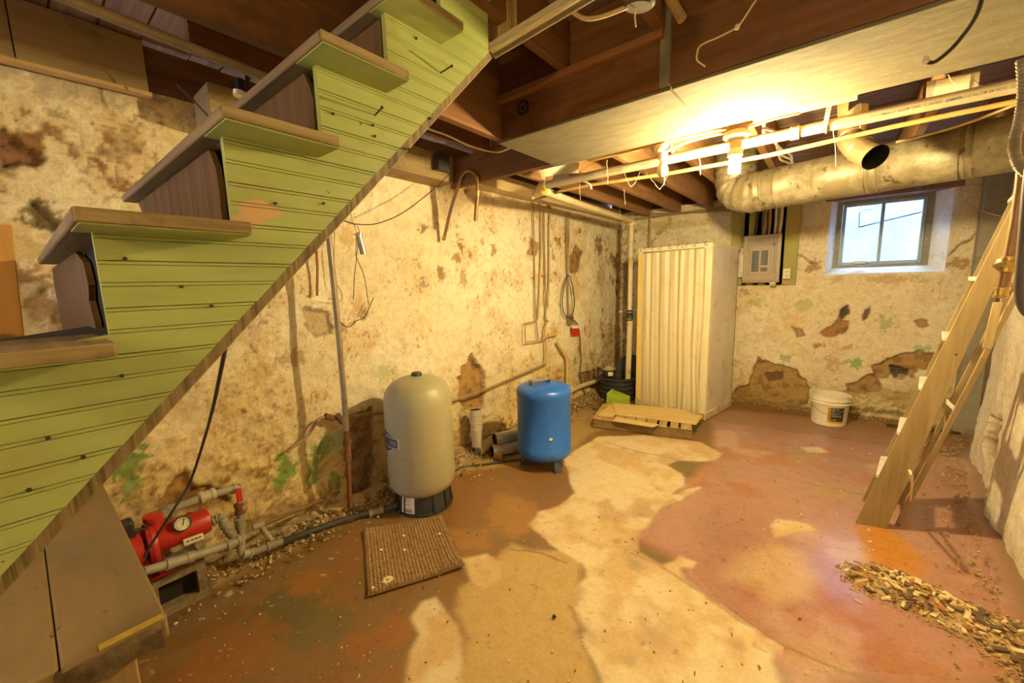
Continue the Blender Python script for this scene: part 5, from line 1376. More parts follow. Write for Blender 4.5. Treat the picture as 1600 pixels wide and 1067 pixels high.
hw = thing('hook_wire', 'bent dark wire hanging below the soffit board at the upper right', 'wire', PY(1480, 60, 1.3))
part('wire', M().tube(crom([PY(1536, -8, 1.40), PY(1525, 25, 1.4), PY(1505, 55, 1.42), PY(1485, 78, 1.42), PY(1462, 96, 1.42), PY(1450, 97, 1.42), PY(1446, 92, 1.42), PY(1449, 88, 1.42)], 6), .0042, 8), NAIL, hw)
part('pale_end', M().tube(crom([PY(1450, 98, 1.418), PY(1445, 93, 1.418), PY(1448, 88, 1.418)], 4), .006, 8), STRING, hw)

ZP, YP = 2.205, 2.54
pv = thing('pvc_pipe', 'long printed white plastic pipe hung below the far joists', 'pipe', (-.5, YP, ZP))
xa, xb = PY(850, 290, YP)[0], .66
za, zb = PY(850, 290, YP)[2], PY(1592, 133, YP)[2]
pA, pB = np.array((xa, YP, za)), np.array((xb, YP, zb))
RP = .027
part('pipe_run', M().cyl(pA, pB, RP, 24), PVC, pv)
xc = PY(1245, 205, YP)[0]; pd = (pB - pA) / np.linalg.norm(pB - pA)


def along(px, py): x_ = PY(px, py, YP)[0]; return pA + pd * ((x_ - xa) / pd[0])


b = M(); c0 = along(1235, 207); c1 = along(1250, 203); b.lathe([(.028, 0), (.033, .002), (.033, np.linalg.norm(c1 - c0) - .002), (.028, np.linalg.norm(c1 - c0))], c0, c1 - c0, 24); part('coupling', b, PVC, pv)
INK = mat('pipe_ink', (.07, .10, .09), None, .7)


def pipe_text(txt, px0, py0, size):
    x0 = along(px0, py0)[0]
    def fn(x_, y_):
        p = pA + pd * ((x0 - x_ - xa) / pd[0]); t = (y_ - size * .35) / RP      # printed upside down, running right to left
        a_ = .30 + t
        return (p[0], p[1] - (RP + .0006) * math.cos(a_), p[2] - (RP + .0006) * math.sin(a_))
    return text_mesh(txt, size, fn)


for txt, px, py, sz in (('1-1/2" SCH 40 ASTM-D1785 PW', 1597, 132, .0150), ('028817  (H#46C)  2665 ASTM (DWV)', 1500, 158, .0150), ('PVC1120  SCH 40  NSF-PW', 1385, 180, .0150), ('ASTM-D1785  SCH 40  PW', 1372, 184, .0) , ('ASTM-D1785 PW', 1290, 196, .0150), ('SCH 40 PVC-1120 ASTM-D1785', 1130, 230, .0145), ('1-1/2" NSF-PW', 1026, 255, .0145), ('ASTM-D1785 SCH 40', 975, 264, .0145)):
    if sz: part('print', pipe_text(txt, px, py, sz), INK, pv)
for px, py in ((1290, 193),):
    c_ = along(px, py); b = M(); ring = [c_ + np.array((0, (RP + .004) * math.cos(t), (RP + .004) * math.sin(t))) for t in np.linspace(-.2 * PI, 1.2 * PI, 2)]
    b = M(); b.tube([c_ + np.array((.004, (RP + .003) * math.cos(t), (RP + .003) * math.sin(t))) for t in np.linspace(PI * .5, PI * 2.0, 14)], .004, 6)
    b.bar(c_ + (0, -RP - .004, -.005), c_ + (.014, -RP - .01, .115), (.009, 0, 0), (0, .0012, 0)); part('hanger_strap', b, STRING, pv)
    b = M()
    for k in range(7): q = c_ + np.array((.014 * k / 7, -RP - .0062 - .006 * k / 7, .01 + .014 * k)); b.cyl(q, q - (0, .0008, 0), .0028, 8)
    part('strap_hole', b, NAIL, pv)
el = PX(850, 294, xa)
part('elbow', M().tube(crom([pA + pd * .02, pA - pd * .015, pA + (-.045, .025, -.012), pA + (-.05, .075, -.018)], 5), .035, 16), mat('elbow_yellow', (.62, .42, .12), (.50, .33, .10), .5), pv)
one('wall_drain_pipe', 'pale drain pipe along the top of the left wall to the corner', 'pipe', M().tube([pA + (-.05, .08, -.018), PY(900, 317, 3.4)] + [PY(988, 345, SY)] + [PY(989, 352, SY)], .030, 16).cyl(PY(985, 340, SY - .02), PY(988, 352, SY), .037, 16), PVCD)
one('water_line', 'thin yellowish water line under the far joists from the right to the left wall', 'pipe', M().tube(crom([PX(832, 314, -2.2), PX(856, 306, -1.95)], 3) + [PY(875, 299, 2.72), PY(926, 288.5, 2.74), PY(1040, 272, 2.76), PY(1200, 243, 2.76), PY(1400, 197, 2.76), PY(1600, 156, 2.76)], .0115, 10), mat('line_yellow', (.44, .29, .095), (.36, .23, .07), .45))
for pts, lb, r_ in (([(832, 318), (870, 332), (905, 342), (949, 345), (1013, 341)], 'short pale conduit across the far left corner above the drain pipe', .010), ([(989, 332), (1016, 330), (1016, 345), (1014, 390)], 'pale square of conduit above the shower stall', .010)):
    ptw = [PL(x_, y_, XL + .06) for x_, y_ in pts[:3]] if pts[0][0] < 900 else []
    rest = pts[len(ptw):]
    if ptw: one('conduit', 'pale conduit along the top of the left wall above the cables', 'conduit', M().tube(ptw + [PY(949, 345, 5.40)], r_, 8), TANCABLE)
    one('conduit', lb, 'conduit', M().tube([PY(x_, y_, 5.44) for x_, y_ in (rest if not ptw else [(949, 345)] + rest[-1:])], r_, 8), TANCABLE)
one('conduit', 'pale conduit running down behind the shower stall at the far wall', 'conduit', M().tube([PY(1017, 345, 5.46), PY(1014, 392, 5.46)], .012, 8), PVCD)
one('ceiling_wire', 'thin pale wire sagging along the far wall top to the panel', 'wire', M().tube(crom([PY(1016, 334, 5.45), PY(1080, 332, 5.45), PY(1140, 329, 5.46), PY(1155, 333, 5.48), PY(1160, 345, 5.48), PY(1158, 388, 5.48)], 5), .008, 8), CABLE)
pl = thing('hanging_bracket', 'torn white sheet bracket hanging at the left end of the soffit', 'bracket', PY(870, 270, 2.40))
Yb = 2.62
part('sheet', M().prism([PY(x_, y_, 2.47 + (x_ - 840) * .0032) for x_, y_ in ((840, 267), (868, 260), (880, 256), (905, 254), (904, 270), (880, 272), (852, 276), (852, 281), (846, 279), (844, 272))], (-.003, .003, 0)), WHITEB, pl)
part('bracket', M().prism([PY(858, 288, Yb + .02), PY(866, 274, Yb + .02), PY(886, 271, Yb + .02), PY(893, 282, Yb + .02), PY(878, 280, Yb + .02)], (0, .004, 0)), mat('clear_plastic', (.55, .46, .28), (.45, .37, .2), .3), pl)
b = M().tube(crom([PY(832, 311, Yb), PY(838, 297, Yb), PY(858, 286, Yb), PY(880, 282, Yb), PY(905, 282, Yb), PY(921, 288, Yb), PY(924, 295, Yb)], 6), .008, 8).tube(crom([PY(845, 305, Yb), PY(860, 292, Yb), PY(885, 284, Yb), PY(900, 280, Yb)], 5), .006, 8)
part('cable', b, STRING, pl)
one('white_drywall', 'pale sheet of drywall tucked above the printed pipe beside the soffit', 'sheet', M().prism([PX(x_, y_, 0) if False else G(x_, y_, 2.335) for x_, y_ in ((1448, 129), (1532, 112), (1527, 147), (1446, 158))], (0, 0, .004)), SHEET)
one('white_card', 'cream card fixed on the drywall sheet beside the soffit', 'card', M().prism([G(x_, y_, 2.331) for x_, y_ in ((1463, 127), (1518, 116), (1512, 147), (1457, 154))], (0, 0, .003)), WHITEB)
b = M(); fl_ = [crom([PY(1186 + dx, 190, 2.5), PY(1200 + dx, 215, 3.0), PY(1222 + dx * 1.2, 245, 3.5), PY(1238 + dx * 1.3, 268, 3.9)], 6) for dx in (0, 5, 10)]
for k, f_ in enumerate(fl_):
    f_ = [np.array(p) + np.array((.012 * math.sin(i * .9 + k * 2), 0, .01 * math.cos(i * .8 + k))) for i, p in enumerate(f_)]
    one('joist_cable', ('left grey cable stapled along the joist beside the lit bulb', 'middle grey cable stapled along the joist beside the lit bulb', 'right grey cable stapled along the joist beside the lit bulb')[k], 'cable', M().tube(f_, .008, 8), mat('joist_cable_grey', (.52, .47, .40), (.42, .37, .30), .7) if k == 0 else bpy.data.materials['joist_cable_grey'])
one('white_wire', 'white cable draped along the dark joist left of the header', 'wire', M().tube(crom([PY(655, 193, 1.55), PY(672, 202, 1.6), PY(700, 212, 1.7), PY(735, 228, 1.95), PY(775, 238, 2.2), PY(800, 230, 2.25)], 6), .006, 8), WHITECAB)

# ---- bulbs


def bulb_holder(name, px, py, Yh, lb, lit):
    c_ = np.array(PY(px, py, Yh)); zt = ZH + .02
    t_ = thing(name, lb, 'lamp', (c_[0], c_[1], c_[2]))
    if lit:
        part('octagon_box', M().lathe([(.050, 0), (.050, .04)], (c_[0] + .004, c_[1], c_[2] + .030), n=8), mat('box_tan', (.30, .22, .11), (.22, .15, .07), .7), t_)
        part('porcelain_base', M().lathe([(.020, -.015), (.055, .0), (.060, .008), (.060, .026), (.052, .032), (.001, .033)], c_, n=32), PORC, t_)
        part('socket', M().lathe([(.024, 0), (.030, .01), (.028, .045), (.022, .05)], c_ - (0, 0, .050), n=24), mat('socket_tan', (.52, .40, .20), (.42, .30, .14), .5), t_)
        part('ballast', M().lathe([(.016, 0), (.034, .012), (.036, .03), (.030, .045), (.016, .05)], c_ - (0, 0, .098), n=24), mat('ballast_white', (.80, .66, .40), None, .4), t_)
        sp_ = []
        for k in range(90):
            t = k / 89; sp_.append(c_ + np.array((.020 * math.cos(t * 8 * PI), .020 * math.sin(t * 8 * PI), -.100 - .070 * t)))
        part('spiral_tube', M().tube(sp_, .0085, 8), LIT, t_)
    else:
        part('porcelain_base', M().lathe([(.020, -.02), (.046, -.006), (.05, .0), (.05, .02), (.001, .021)], c_, n=32), PORC, t_)
        b = M().lathe([(.022, 0), (.026, .006), (.026, .04), (.02, .045)], c_ - (0, 0, .055), n=20); part('socket', b, PORC, t_)
        prof = [(.001, -.095), (.014, -.093), (.026, -.083), (.031, -.066), (.030, -.052), (.022, -.030), (.015, -.012), (.014, 0)]
        part('bulb', M().lathe([(r, h) for r, h in prof], c_ - (0, 0, .052), n=24), BULBG, t_)
        part('pull_chain', M().tube([c_ + (.012, -.02, -.03), c_ + (.014, -.025, -.1), c_ + (.02, -.02, -.15), c_ + (.018, -.022, -.20)], .0016, 6), STRING, t_)
    return c_


lc = bulb_holder('lit_lamp', 1150, 216, 2.42, 'lit spiral bulb in a porcelain holder under the far joists', True)
bulb_holder('unlit_lamp', 1036, 234, 2.42, 'unlit milky bulb in a porcelain holder left of the lit bulb', False)
one('bulb_conduit', 'pale conduit between the two porcelain lamp holders', 'conduit', M().tube(crom([PY(1049, 238, 2.40), PY(1056, 230, 2.40), PY(1075, 221, 2.41), PY(1105, 213, 2.42), PY(1133, 207, 2.42)], 5), .009, 10), PVC)
one('flex_conduit', 'ribbed metal conduit from the lit lamp along the soffit edge', 'conduit', M().tube(crom([PY(1163, 205, 2.40), PY(1175, 197, 2.39), PY(1205, 187, 2.38), PY(1250, 176, 2.38)], 12), [.008 if i % 2 else .0062 for i in range(37)], 8), GALV)
bl_c = np.array((-.55, -1.5, 2.1))
t_ = thing('added_fill_holder', 'made-up porcelain holder for the added fill light behind the viewpoint', 'lamp', (-.55, -1.5, 2.25))  # unseen holder invented to go with the fill light
part('porcelain_base', M().lathe([(.03, 0), (.055, .02), (.06, .03), (.06, .05)], (-.55, -1.5, 2.40), n=24), PORC, t_)

# ---- round ducts
dz, dY = 2.18, 3.88
dA = np.array(PY(1185, 298, dY)); dB = np.array(PY(1372, 266, dY)); 
dA = np.array(G(1195, 297, 2.16)); dB = np.array(G(1375, 263, 2.18)); dC = np.array(G(1600, 212, 2.20))
RD = .145
du = thing('round_duct', 'large dusty round duct hung below the joists above the window', 'duct', tuple(dB - (0, 0, RD)))
ud = (dC - dA) / np.linalg.norm(dC - dA); ud[2] *= .3; ud /= np.linalg.norm(ud)
Ld = 1.9
prof = [(RD, 0)]
for h_ in (.10, .34, .62, .66, 1.02, 1.05): prof += [(RD, h_ - .006), (RD + .005, h_), (RD, h_ + .006)]
prof += [(RD, Ld)]
part('duct_run', M().lathe(prof, dA, ud, 44), DUCT, du, sharp=60)
ept = crom([dA + ud * .02, dA - ud * .10 + (0, .0, .0), dA - ud * .19 + (-.02, .04, .06), dA - ud * .20 + (-.03, .06, .22), dA - ud * .2 + (-.03, .06, .34)], 10)
part('flexible_elbow', M().tube(ept, [RD + .006 if i % 4 < 2 else RD - .002 for i in range(len(ept))], 32), DUCT, du, label='ribbed elbow turning up at the left end')
for h_ in (.60, 1.0):
    c_ = dA + ud * h_; w2 = np.cross(ud, (0, 0, 1)); w2 /= np.linalg.norm(w2)
    part('hanger_wire', M().tube([c_ + w2 * (RD + .003) * math.cos(t) + np.array((0, 0, (RD + .003) * math.sin(t))) for t in np.linspace(PI * .55, PI * 2.4, 24)], .002, 6), COPPER, du)
sd_ = thing('short_duct', 'short bright duct elbow with an open end beside the large duct', 'duct', tuple(G(1345, 235, 2.2)))
q0, q1, q2, q3 = (np.array(PY(1332, 200, 2.95)), np.array(PY(1330, 217, 2.93)), np.array(PY(1344, 233, 2.88)), np.array(PY(1368, 246, 2.80)))
pth = crom([q0 + (0, 0, .10), q0, q1, q2, q3], 6)
b = M().tube(pth, .061, 28, False); part('duct_body', b, DUCTS, sd_)
part('duct_inside_shade', M().tube(pth, .0585, 28, False), SHADE_BOX_BLACK, sd_)  # shade within the duct mouth, coloured in as a black lining
for i_ in (11, 18): b = M(); c_ = np.array(pth[i_]); ax_ = np.array(pth[i_ + 1]) - c_; part('seam', M().lathe([(.061, -.006), (.0645, 0), (.061, .006)], c_, ax_, 28), DUCTS, sd_)
one('thin_cable_rail', 'thin tan cable running along the top of the large duct', 'cable', M().tube(crom([PY(1400, 222, 3.3), PY(1440, 213, 3.3), PY(1500, 196, 3.25), PY(1550, 178, 3.2), PY(1600, 158, 3.1)], 5), .007, 8), TANCABLE)

# ================================================================== BREAKER PANEL
YW = YF - .02


def fp(x_, y_, Y=YW): return PY(x_, y_, Y)


def rectf(x0, y0, x1, y1, Y, d, mb=None):
    a = fp(x0, y0, Y); c = fp(x1, y1, Y); mb = mb or M(); return mb.box((a[0], Y, a[2]), (c[0], Y + d, c[2]))


bb = thing('backing_board', 'stained green and yellow boards behind the breaker panel', 'board', fp(1200, 445))
for x0, x1, y0, y1 in ((1146, 1165, 310, 446), (1166, 1184, 300, 446), (1185, 1203, 300, 446), (1204, 1221, 300, 446), (1222, 1242, 308, 445)):
    a = fp(x0, y0, YW - .015); c = fp(x1, y1, YW - .015); part('board', M().box((a[0] + .001, YW - .025, max(c[2], fp(1200, 445, YW)[2])), (c[0] + .004, YW + .0, 2.34)), BOARDG, bb, bev=.002)
YPn = YW - .115
pn = thing('breaker_panel', 'grey brown electric breaker panel on the far wall', 'panel', fp(1190, 440))
a = fp(1163, 369, YPn); c = fp(1217, 441, YPn)
px0, px1, pz0, pz1 = a[0], c[0], c[2], a[2]
part('panel_box', M().box((px0 + .01, YPn + .012, pz0 + .01), (px1 - .008, YW - .025, pz1 - .008)), PANEL, pn)
b = M(); bz = pz0 + (pz1 - pz0) * .14
part('cover', M().box((px0, YPn, pz0 + .03), (px1, YPn + .014, pz1)), PANEL, pn, bev=.004)
part('cover_lip', M().prism([(px0, YPn - .018, pz0), (px0, YPn + .014, pz0), (px0, YPn + .014, pz0 + .03), (px0, YPn, pz0 + .032)], (px1 - px0, 0, 0)), PANEL, pn)
W_, H_ = px1 - px0, pz1 - pz0
def pr(u0, v0, u1, v1, d0, d1, m_=None): return (m_ or M()).box((px0 + W_ * u0, YPn - d1, pz0 + H_ * v0), (px0 + W_ * u1, YPn - d0, pz0 + H_ * v1))
part('upper_plate', pr(.10, .76, .90, .93, 0, .006), PANELD, pn, bev=.003)
b = pr(.16, .16, .20, .74, 0, .008); pr(.72, .16, .76, .74, 0, .008, b); pr(.20, .70, .72, .74, 0, .008, b); pr(.20, .16, .72, .20, 0, .008, b)
part('door_frame', b, PANEL, pn, bev=.003)
part('deadfront', pr(.205, .20, .715, .70, 0, .003), mat('deadfront_tan', (.46, .34, .22), (.40, .30, .19), .5), pn)
b = pr(.80, .18, .84, .80, 0, .006); pr(.84, .10, .92, .13, 0, .006, b); pr(.86, .18, .90, .82, 0, .004, b); part('door_rib', b, PANELD, pn)
for cx0, cx1 in ((.25, .435), (.495, .675)):
    for k in range(10):
        v0 = .235 + .044 * k
        if cx0 > .4 and k == 2: continue
        br_ = part('breaker', pr(cx0, v0, cx1, v0 + .038, .003, .016), BLACK, pn)
        part('toggle', pr(cx0 + (.11 if cx0 < .4 else .02), v0 + .012, cx0 + (.165 if cx0 < .4 else .075), v0 + .026, .016, .026), mat('toggle_grey', (.22, .20, .17), None, .5) if (k == 0 and cx0 < .4) else bpy.data.materials['toggle_grey'], br_)
sb2 = thing('meter_box', 'pale grey box with labels beside the breaker panel', 'box', fp(1158, 432))
a = fp(1147, 388.5, YPn + .0); c = fp(1170, 433, YPn)
part('box_body', M().box((a[0], YPn + .005, c[2]), (px0 + .05, YW - .025, a[2])), LITBOX, sb2, bev=.004)
b = rectf(1159, 390, 1168.5, 397, YPn + .003, .002); part('orange_sticker', b, mat('sticker_orange', (.62, .34, .18), None, .7), sb2)
part('paper_label', rectf(1158, 400, 1169, 425, YPn + .003, .002), PAPER, sb2)
part('red_print', rectf(1160, 428, 1166, 431, YPn + .003, .002), mat('print_red', (.42, .16, .10), None, .7), sb2)
rc = thing('receptacle', 'cream outlet box on the board right of the breaker panel', 'outlet', fp(1229, 436))
a = fp(1224.5, 420, YW - .07); c = fp(1234, 435, YW - .07)
part('box_body', M().box((a[0], YW - .07, c[2]), (c[0], YW - .025, a[2])), NAIL, rc)
part('face_plate', M().box((a[0] - .003, YW - .076, c[2] - .003), (c[0] + .003, YW - .07, a[2] + .003)), PAPER, rc, bev=.002)
b = M(); mx_ = (a[0] + c[0]) / 2
for z_ in (.28, .72):
    zc = c[2] + (a[2] - c[2]) * z_
    for q in (-.008, .008): b.box((mx_ + q - .002, YW - .0775, zc - .006), (mx_ + q + .002, YW - .0757, zc + .006))
    b.cyl((mx_, YW - .0775, zc - .014), (mx_, YW - .0757, zc - .014), .003, 8)
part('socket_slot', b, NAIL, rc)
one('small_bell', 'small pale plastic fitting hanging under the breaker panel', 'fitting', M().lathe([(.02, 0), (.032, .005), (.032, .02), (.02, .028)], fp(1207, 444.5, YPn), n=18).box(*[(fp(1203, 445, YPn)[0], YPn - .01, fp(1203, 446, YPn)[2]), (fp(1211, 445, YPn)[0], YPn + .06, fp(1203, 442, YPn)[2])]), PAPER)
for k, (xt, xb_, r_, mt, lb) in enumerate(((1185, 1180, .016, BLACK, 'thick black service cable above the breaker panel, leftmost'), (1197, 1193, .024, GREYP, 'grey steel conduit above the breaker panel'), (1204, 1201, .013, TANCABLE, 'tan cable beside the grey conduit above the breaker panel'), (1213, 1210, .012, WHITECAB, 'pale cable above the middle of the breaker panel'), (1223, 1217, .015, WHITECAB, 'thick pale cable above the right corner of the breaker panel'))):
    one('panel_cable', lb, 'cable', M().tube(crom([(fp(xt, 318, YW - .06)[0], YW - .06, 2.33), fp((xt + xb_) / 2 + 1, 345, YW - .065), fp(xb_, 368, YW - .06)], 5), r_, 10), mt)

# ================================================================== BUCKET
bc = front(1293, 667, .145); bx, by = bc[0], bc[1]
bu = thing('bucket', 'white plastic bucket with a dark printed label by the far wall', 'bucket', (bx, by, 0))
part('bucket_body', M().lathe([(.001, .002), (.138, .002), (.143, .008), (.156, .225), (.158, .228), (.168, .229), (.168, .233), (.158, .236), (.159, .262), (.170, .264), (.170, .268), (.160, .272), (.161, .300), (.165, .302), (.165, .308), (.155, .308), (.152, .29), (.136, .012), (.001, .012)], (bx, by, 0), n=48), BUCKET, bu)
ang = math.atan2(-by, -bx)


def bk(t, z, ex): r = .143 + (z - .008) * (.013 / .217) + ex; return (bx + r * math.cos(t), by + r * math.sin(t), z)


part('label', patch(lambda t, z: bk(t, z, .0018), ang + .10, ang + .86, .062, .205, 14), mat('label_black', (.030, .026, .022), (.045, .04, .03), .5), bu, label='black label with orange edges')
b = patch(lambda t, z: bk(t, z, .0022), ang - .06, ang + .10, .060, .205, 6); p2 = patch(lambda t, z: bk(t, z, .0022), ang - .06, ang + .86, .045, .063, 14); b.add(p2.v, p2.f)
part('label_band', b, mat('band_orange', (.72, .33, .015), None, .5), bu)
WHI = PAPER
def bktext(txt, z0, size, t0, mt_=WHI, ex=.0030): return text_mesh(txt, size, lambda x_, y_: bk(t0 + x_ / .150, z0 + y_, ex))
part('lettering', bktext('Infill', .070, .026, ang + .14), mat('letter_yellow', (.75, .52, .10), None, .6), bu)
b = M()
for z_, sz, tx in ((.188, .014, 'Wall  Tile'), (.174, .014, 'Body  Filler'), (.160, .013, 'Quick'), (.142, .012, 'Mortar  Joint'), (.112, .022, 'ACRYLIC')):
    q = bktext(tx, z_, sz, ang + .14); b.add(q.v, q.f)
part('lettering', b, WHI, bu)
b = M()
for k in range(5):
    zc = .085 + k * .026
    q = [(bk(ang + .02 + .045 * math.cos(t), zc + .009 * math.sin(t), .003), bk(ang + .02 + .022 * math.cos(t), zc + .005 * math.sin(t), .003)) for t in np.linspace(0, 2 * PI, 13)]
    vs = [p for pair in q for p in pair]; b.add(vs, [(2 * i, 2 * i + 2, 2 * i + 3, 2 * i + 1) for i in range(12)])
part('side_print', b, NAIL, bu)
hp = [bk(ang - 1.05 + 1.0 * i / 10, .225 - .085 * math.sin(PI / 2 * i / 10), .012) for i in range(11)] + [bk(ang - .05 + .0 + 1.15 * i / 10, .140 + .085 * (1 - math.cos(PI / 2 * i / 10)), .012) for i in range(1, 11)]
hp = [bk(ang - 1.15 + 2.3 * i / 24, .235 - .10 * math.sin(PI * i / 24), .012) for i in range(25)]
part('handle', M().tube(hp, .0022, 6), GALV, bu, label='thin wire handle')

# ================================================================== STEP LADDER leaning at the right
LB = np.array(G(1361, 824)); LT = np.array(PX(1603, 330, .68))
lad = thing('stepladder', 'old wooden stepladder leaning against the right wall', 'ladder', tuple(LB))
def rail(p0, p1, p2, p3, th, nm, lb=None): return part(nm, M().prism([p0, p1, p2, p3], th), LADW, lad, lb, bev=.003)
gA, gB = np.array(G(1336, 818)), np.array(G(1385, 826))
up = LT - LB
hz = (gB - gA) * .98
ax_ = up / np.linalg.norm(up); wv = hz / np.linalg.norm(hz)
fw_ = np.array((.62, .78, 0))                        # away from the viewer
fw_ = np.array((.125, 1.0, 0))
fw_ /= np.linalg.norm(fw_)
part('rail', M().prism([gA, gB, gB + up * 1.04 - hz * .42, gA + up * 1.04 + hz * .16], tuple(fw_ * .026)), LADW, lad, 'near side rail of the ladder', bev=.002)
LW = .36
farA = gA + fw_ * LW + np.array((.0, 0, 0)); narrow = .74
topS = up * 1.04
part('rail', M().prism([farA, farA + hz, farA + topS + hz * .62 - fw_ * (LW * (1 - narrow)), farA + topS + hz * .16 - fw_ * (LW * (1 - narrow))], tuple(fw_ * .026)), LADW, lad, bev=.002)
for k, t in enumerate((.18, .336, .488, .644, .818)):
    p = gA + up * t + hz * (.12 * t - .06); q = farA + up * t + hz * (.12 * t - .06) - fw_ * (LW * (1 - narrow) * t)
    dpt = hz * (1.0 - .42 * t)
    part('step', M().prism([p, p + dpt, q + dpt, q], (0, 0, .022)), LADTOP, lad, bev=.003)
part('top_shelf', M().prism([gA + up * 1.04 - fw_ * .02 + hz * .12, gA + up * 1.04 - fw_ * .02 + hz * 1.0, farA + up * 1.04 - fw_ * .08 + hz * 1.0, farA + up * 1.04 - fw_ * .08 + hz * .12], (0, 0, .022)), LADTOP, lad, bev=.003)
rB = np.array(G(1403, 819)); rT = np.array(PX(1606, 425, .70))
rT2 = rB + (rT - rB) * .99
part('rear_leg', M().bar(rB + np.array((0, 0, .006)), rT2, wv * .013, fw_ * .016), LADW, lad, 'slim rear leg of the ladder', bev=.003)
fB = rB + fw_ * .32
part('rear_leg', M().bar(fB + np.array((0, 0, .006)), rT2 + fw_ * .26, wv * .013, fw_ * .016), LADW, lad, bev=.003)
part('rear_crossbar', M().bar(rB + (rT2 - rB) * .45, fB + (rT2 + fw_ * .26 - fB) * .45, (0, 0, .018), wv * .008), LADW, lad)
part('spreader', M().bar(PX(1559, 472, .62), PX(1542, 545, .60), wv * .018, fw_ * .006), LADW, lad, 'short hinged arm between rail and leg', bev=.003)
part('spreader', M().bar(gA + hz * .9 + up * .46, rB + (rT2 - rB) * .52, (0, 0, .014), fw_ * .004), LADTOP, lad)
part('cord', M().tube(crom([gB + up * .18 + fw_ * .03, PX(1421, 735, .37), PX(1425, 750, .38), rB + (rT2 - rB) * .12], 5), .006, 8), STRING, lad)
for (x_, y_) in ((1494, 554), (1464, 605)):
    part('bolt', M().ball(PX(x_, y_, PX(x_, y_, .50)[0]), .006, 8), NAIL, lad)

# ================================================================== RIGHT SIDE: POST, VALVE PIPE, HOSE
a = PY(1540, 300, 5.42); c = PY(1497, 668, 5.42)
one('corner_post', 'grey square post in the far right corner', 'post', M().prism([(PY(1541, 290, 5.40)[0], 5.40, -.0), (PY(1541, 290, 5.40)[0] + .15, 5.40, 0), (PY(1541, 290, 5.40)[0] + .15, 5.53, 0), (PY(1541, 290, 5.40)[0], 5.53, 0)], (0, 0, 2.36)), POSTG, bev=.006)
vp = thing('valve_pipe', 'brown copper pipe with a brass shutoff valve hanging in front of the ladder', 'pipe', PY(1560, 455, 1.6))
Yv = 1.62
part('pipe_run', M().tube([tuple(np.array(PY(1612, 140, Yv)) * (1, 1, 0) + (0, 0, 2.44)), PY(1610, 140, Yv), PY(1596, 290, Yv), PY(1587, 352, Yv), PY(1578, 400, Yv)], .0115, 12), mat('pipe_rusty_brown', (.36, .19, .07), (.24, .12, .045), .5, .4, 14), vp)
part('pipe_stub', M().cyl(PY(1572, 425, Yv), PY(1567, 450, Yv), .0125, 12), COPPER, vp)
b = M(); fitting(b, PY(1579, 400, Yv), PY(1572, 426, Yv), .016); b.lathe([(.010, -.022), (.016, -.018), (.016, .018), (.010, .022)], PY(1576, 413, Yv), (1, .3, .1), 14)
part('valve_body', b, BRASS, vp)
part('valve_lever', M().tube(crom([PY(1570, 412, Yv - .02), PY(1560, 414, Yv - .03), PY(1551, 417, Yv - .03)], 4), .005, 8), mat('lever_brown', (.28, .18, .08), None, .5, .4), vp)
b = M(); fitting(b, PY(1567, 448, Yv), PY(1563, 466, Yv), .0145); part('end_nut', b, BRASS, vp)
Yh = 1.25
one('black_pipe_loop', 'thick black pipe hanging at the right edge of the room', 'pipe', M().tube([tuple(np.array(PY(1640, 60, Yh)) * (1, 1, 0) + (.04, 0, 2.44))] + crom([PY(1640, 60, Yh), PY(1630, 180, Yh), PY(1615, 280, Yh), PY(1606, 380, Yh), PY(1601, 440, Yh), PY(1602, 465, Yh), PY(1608, 482, Yh), PY(1622, 493, Yh), PY(1644, 495, Yh)], 8), .0135, 14), mat('pipe_black_dusty', (.12, .09, .05), (.07, .05, .03), .6, 0, 12, dirt=(.25, .18, .09), dirt_amt=.3))
Yf_ = 1.45
fpth = crom([PY(1597, 92, Yf_), PY(1599, 140, Yf_), PY(1594, 185, Yf_), PY(1586, 215, Yf_), PY(1585, 235, Yf_), PY(1592, 258, Yf_), PY(1606, 272, Yf_)], 16)
one('armoured_cable', 'ribbed metal armoured cable hanging at the upper right edge', 'cable', M().tube(fpth, [.0105 if i % 2 else .0085 for i in range(len(fpth))], 10), mat('armour', (.34, .29, .20), (.24, .20, .13), .5, .5))

# ================================================================== FLOOR BITS
one('dark_plank', 'thin dark plank lying on the floor against the far wall', 'plank', M().bar(G(1385, 664, .012), G(1500, 676, .012), (0, .03, 0), (0, 0, .010)), wood('dark_plank_wood', (.10, .06, .03), (.05, .03, .018), 'x'), bev=.002)


def flat_spread(n, fn, cols, size, hgt, seed, nm, lb, cat, mt):
    r_ = random.Random(seed); b = M()
    for _ in range(n):
        c_ = fn(r_)
        if c_ is None: continue
        s_ = size * r_.uniform(.5, 1.5); b.chip((c_[0], c_[1], c_[2] + hgt * .5), s_, s_ * r_.uniform(.35, .9), hgt * r_.uniform(.4, 1.2), r_.uniform(0, PI), .35, r_)
    o = one(nm, lb, cat, b, mt, kind='stuff', loc=(0, 0, 0)); return o


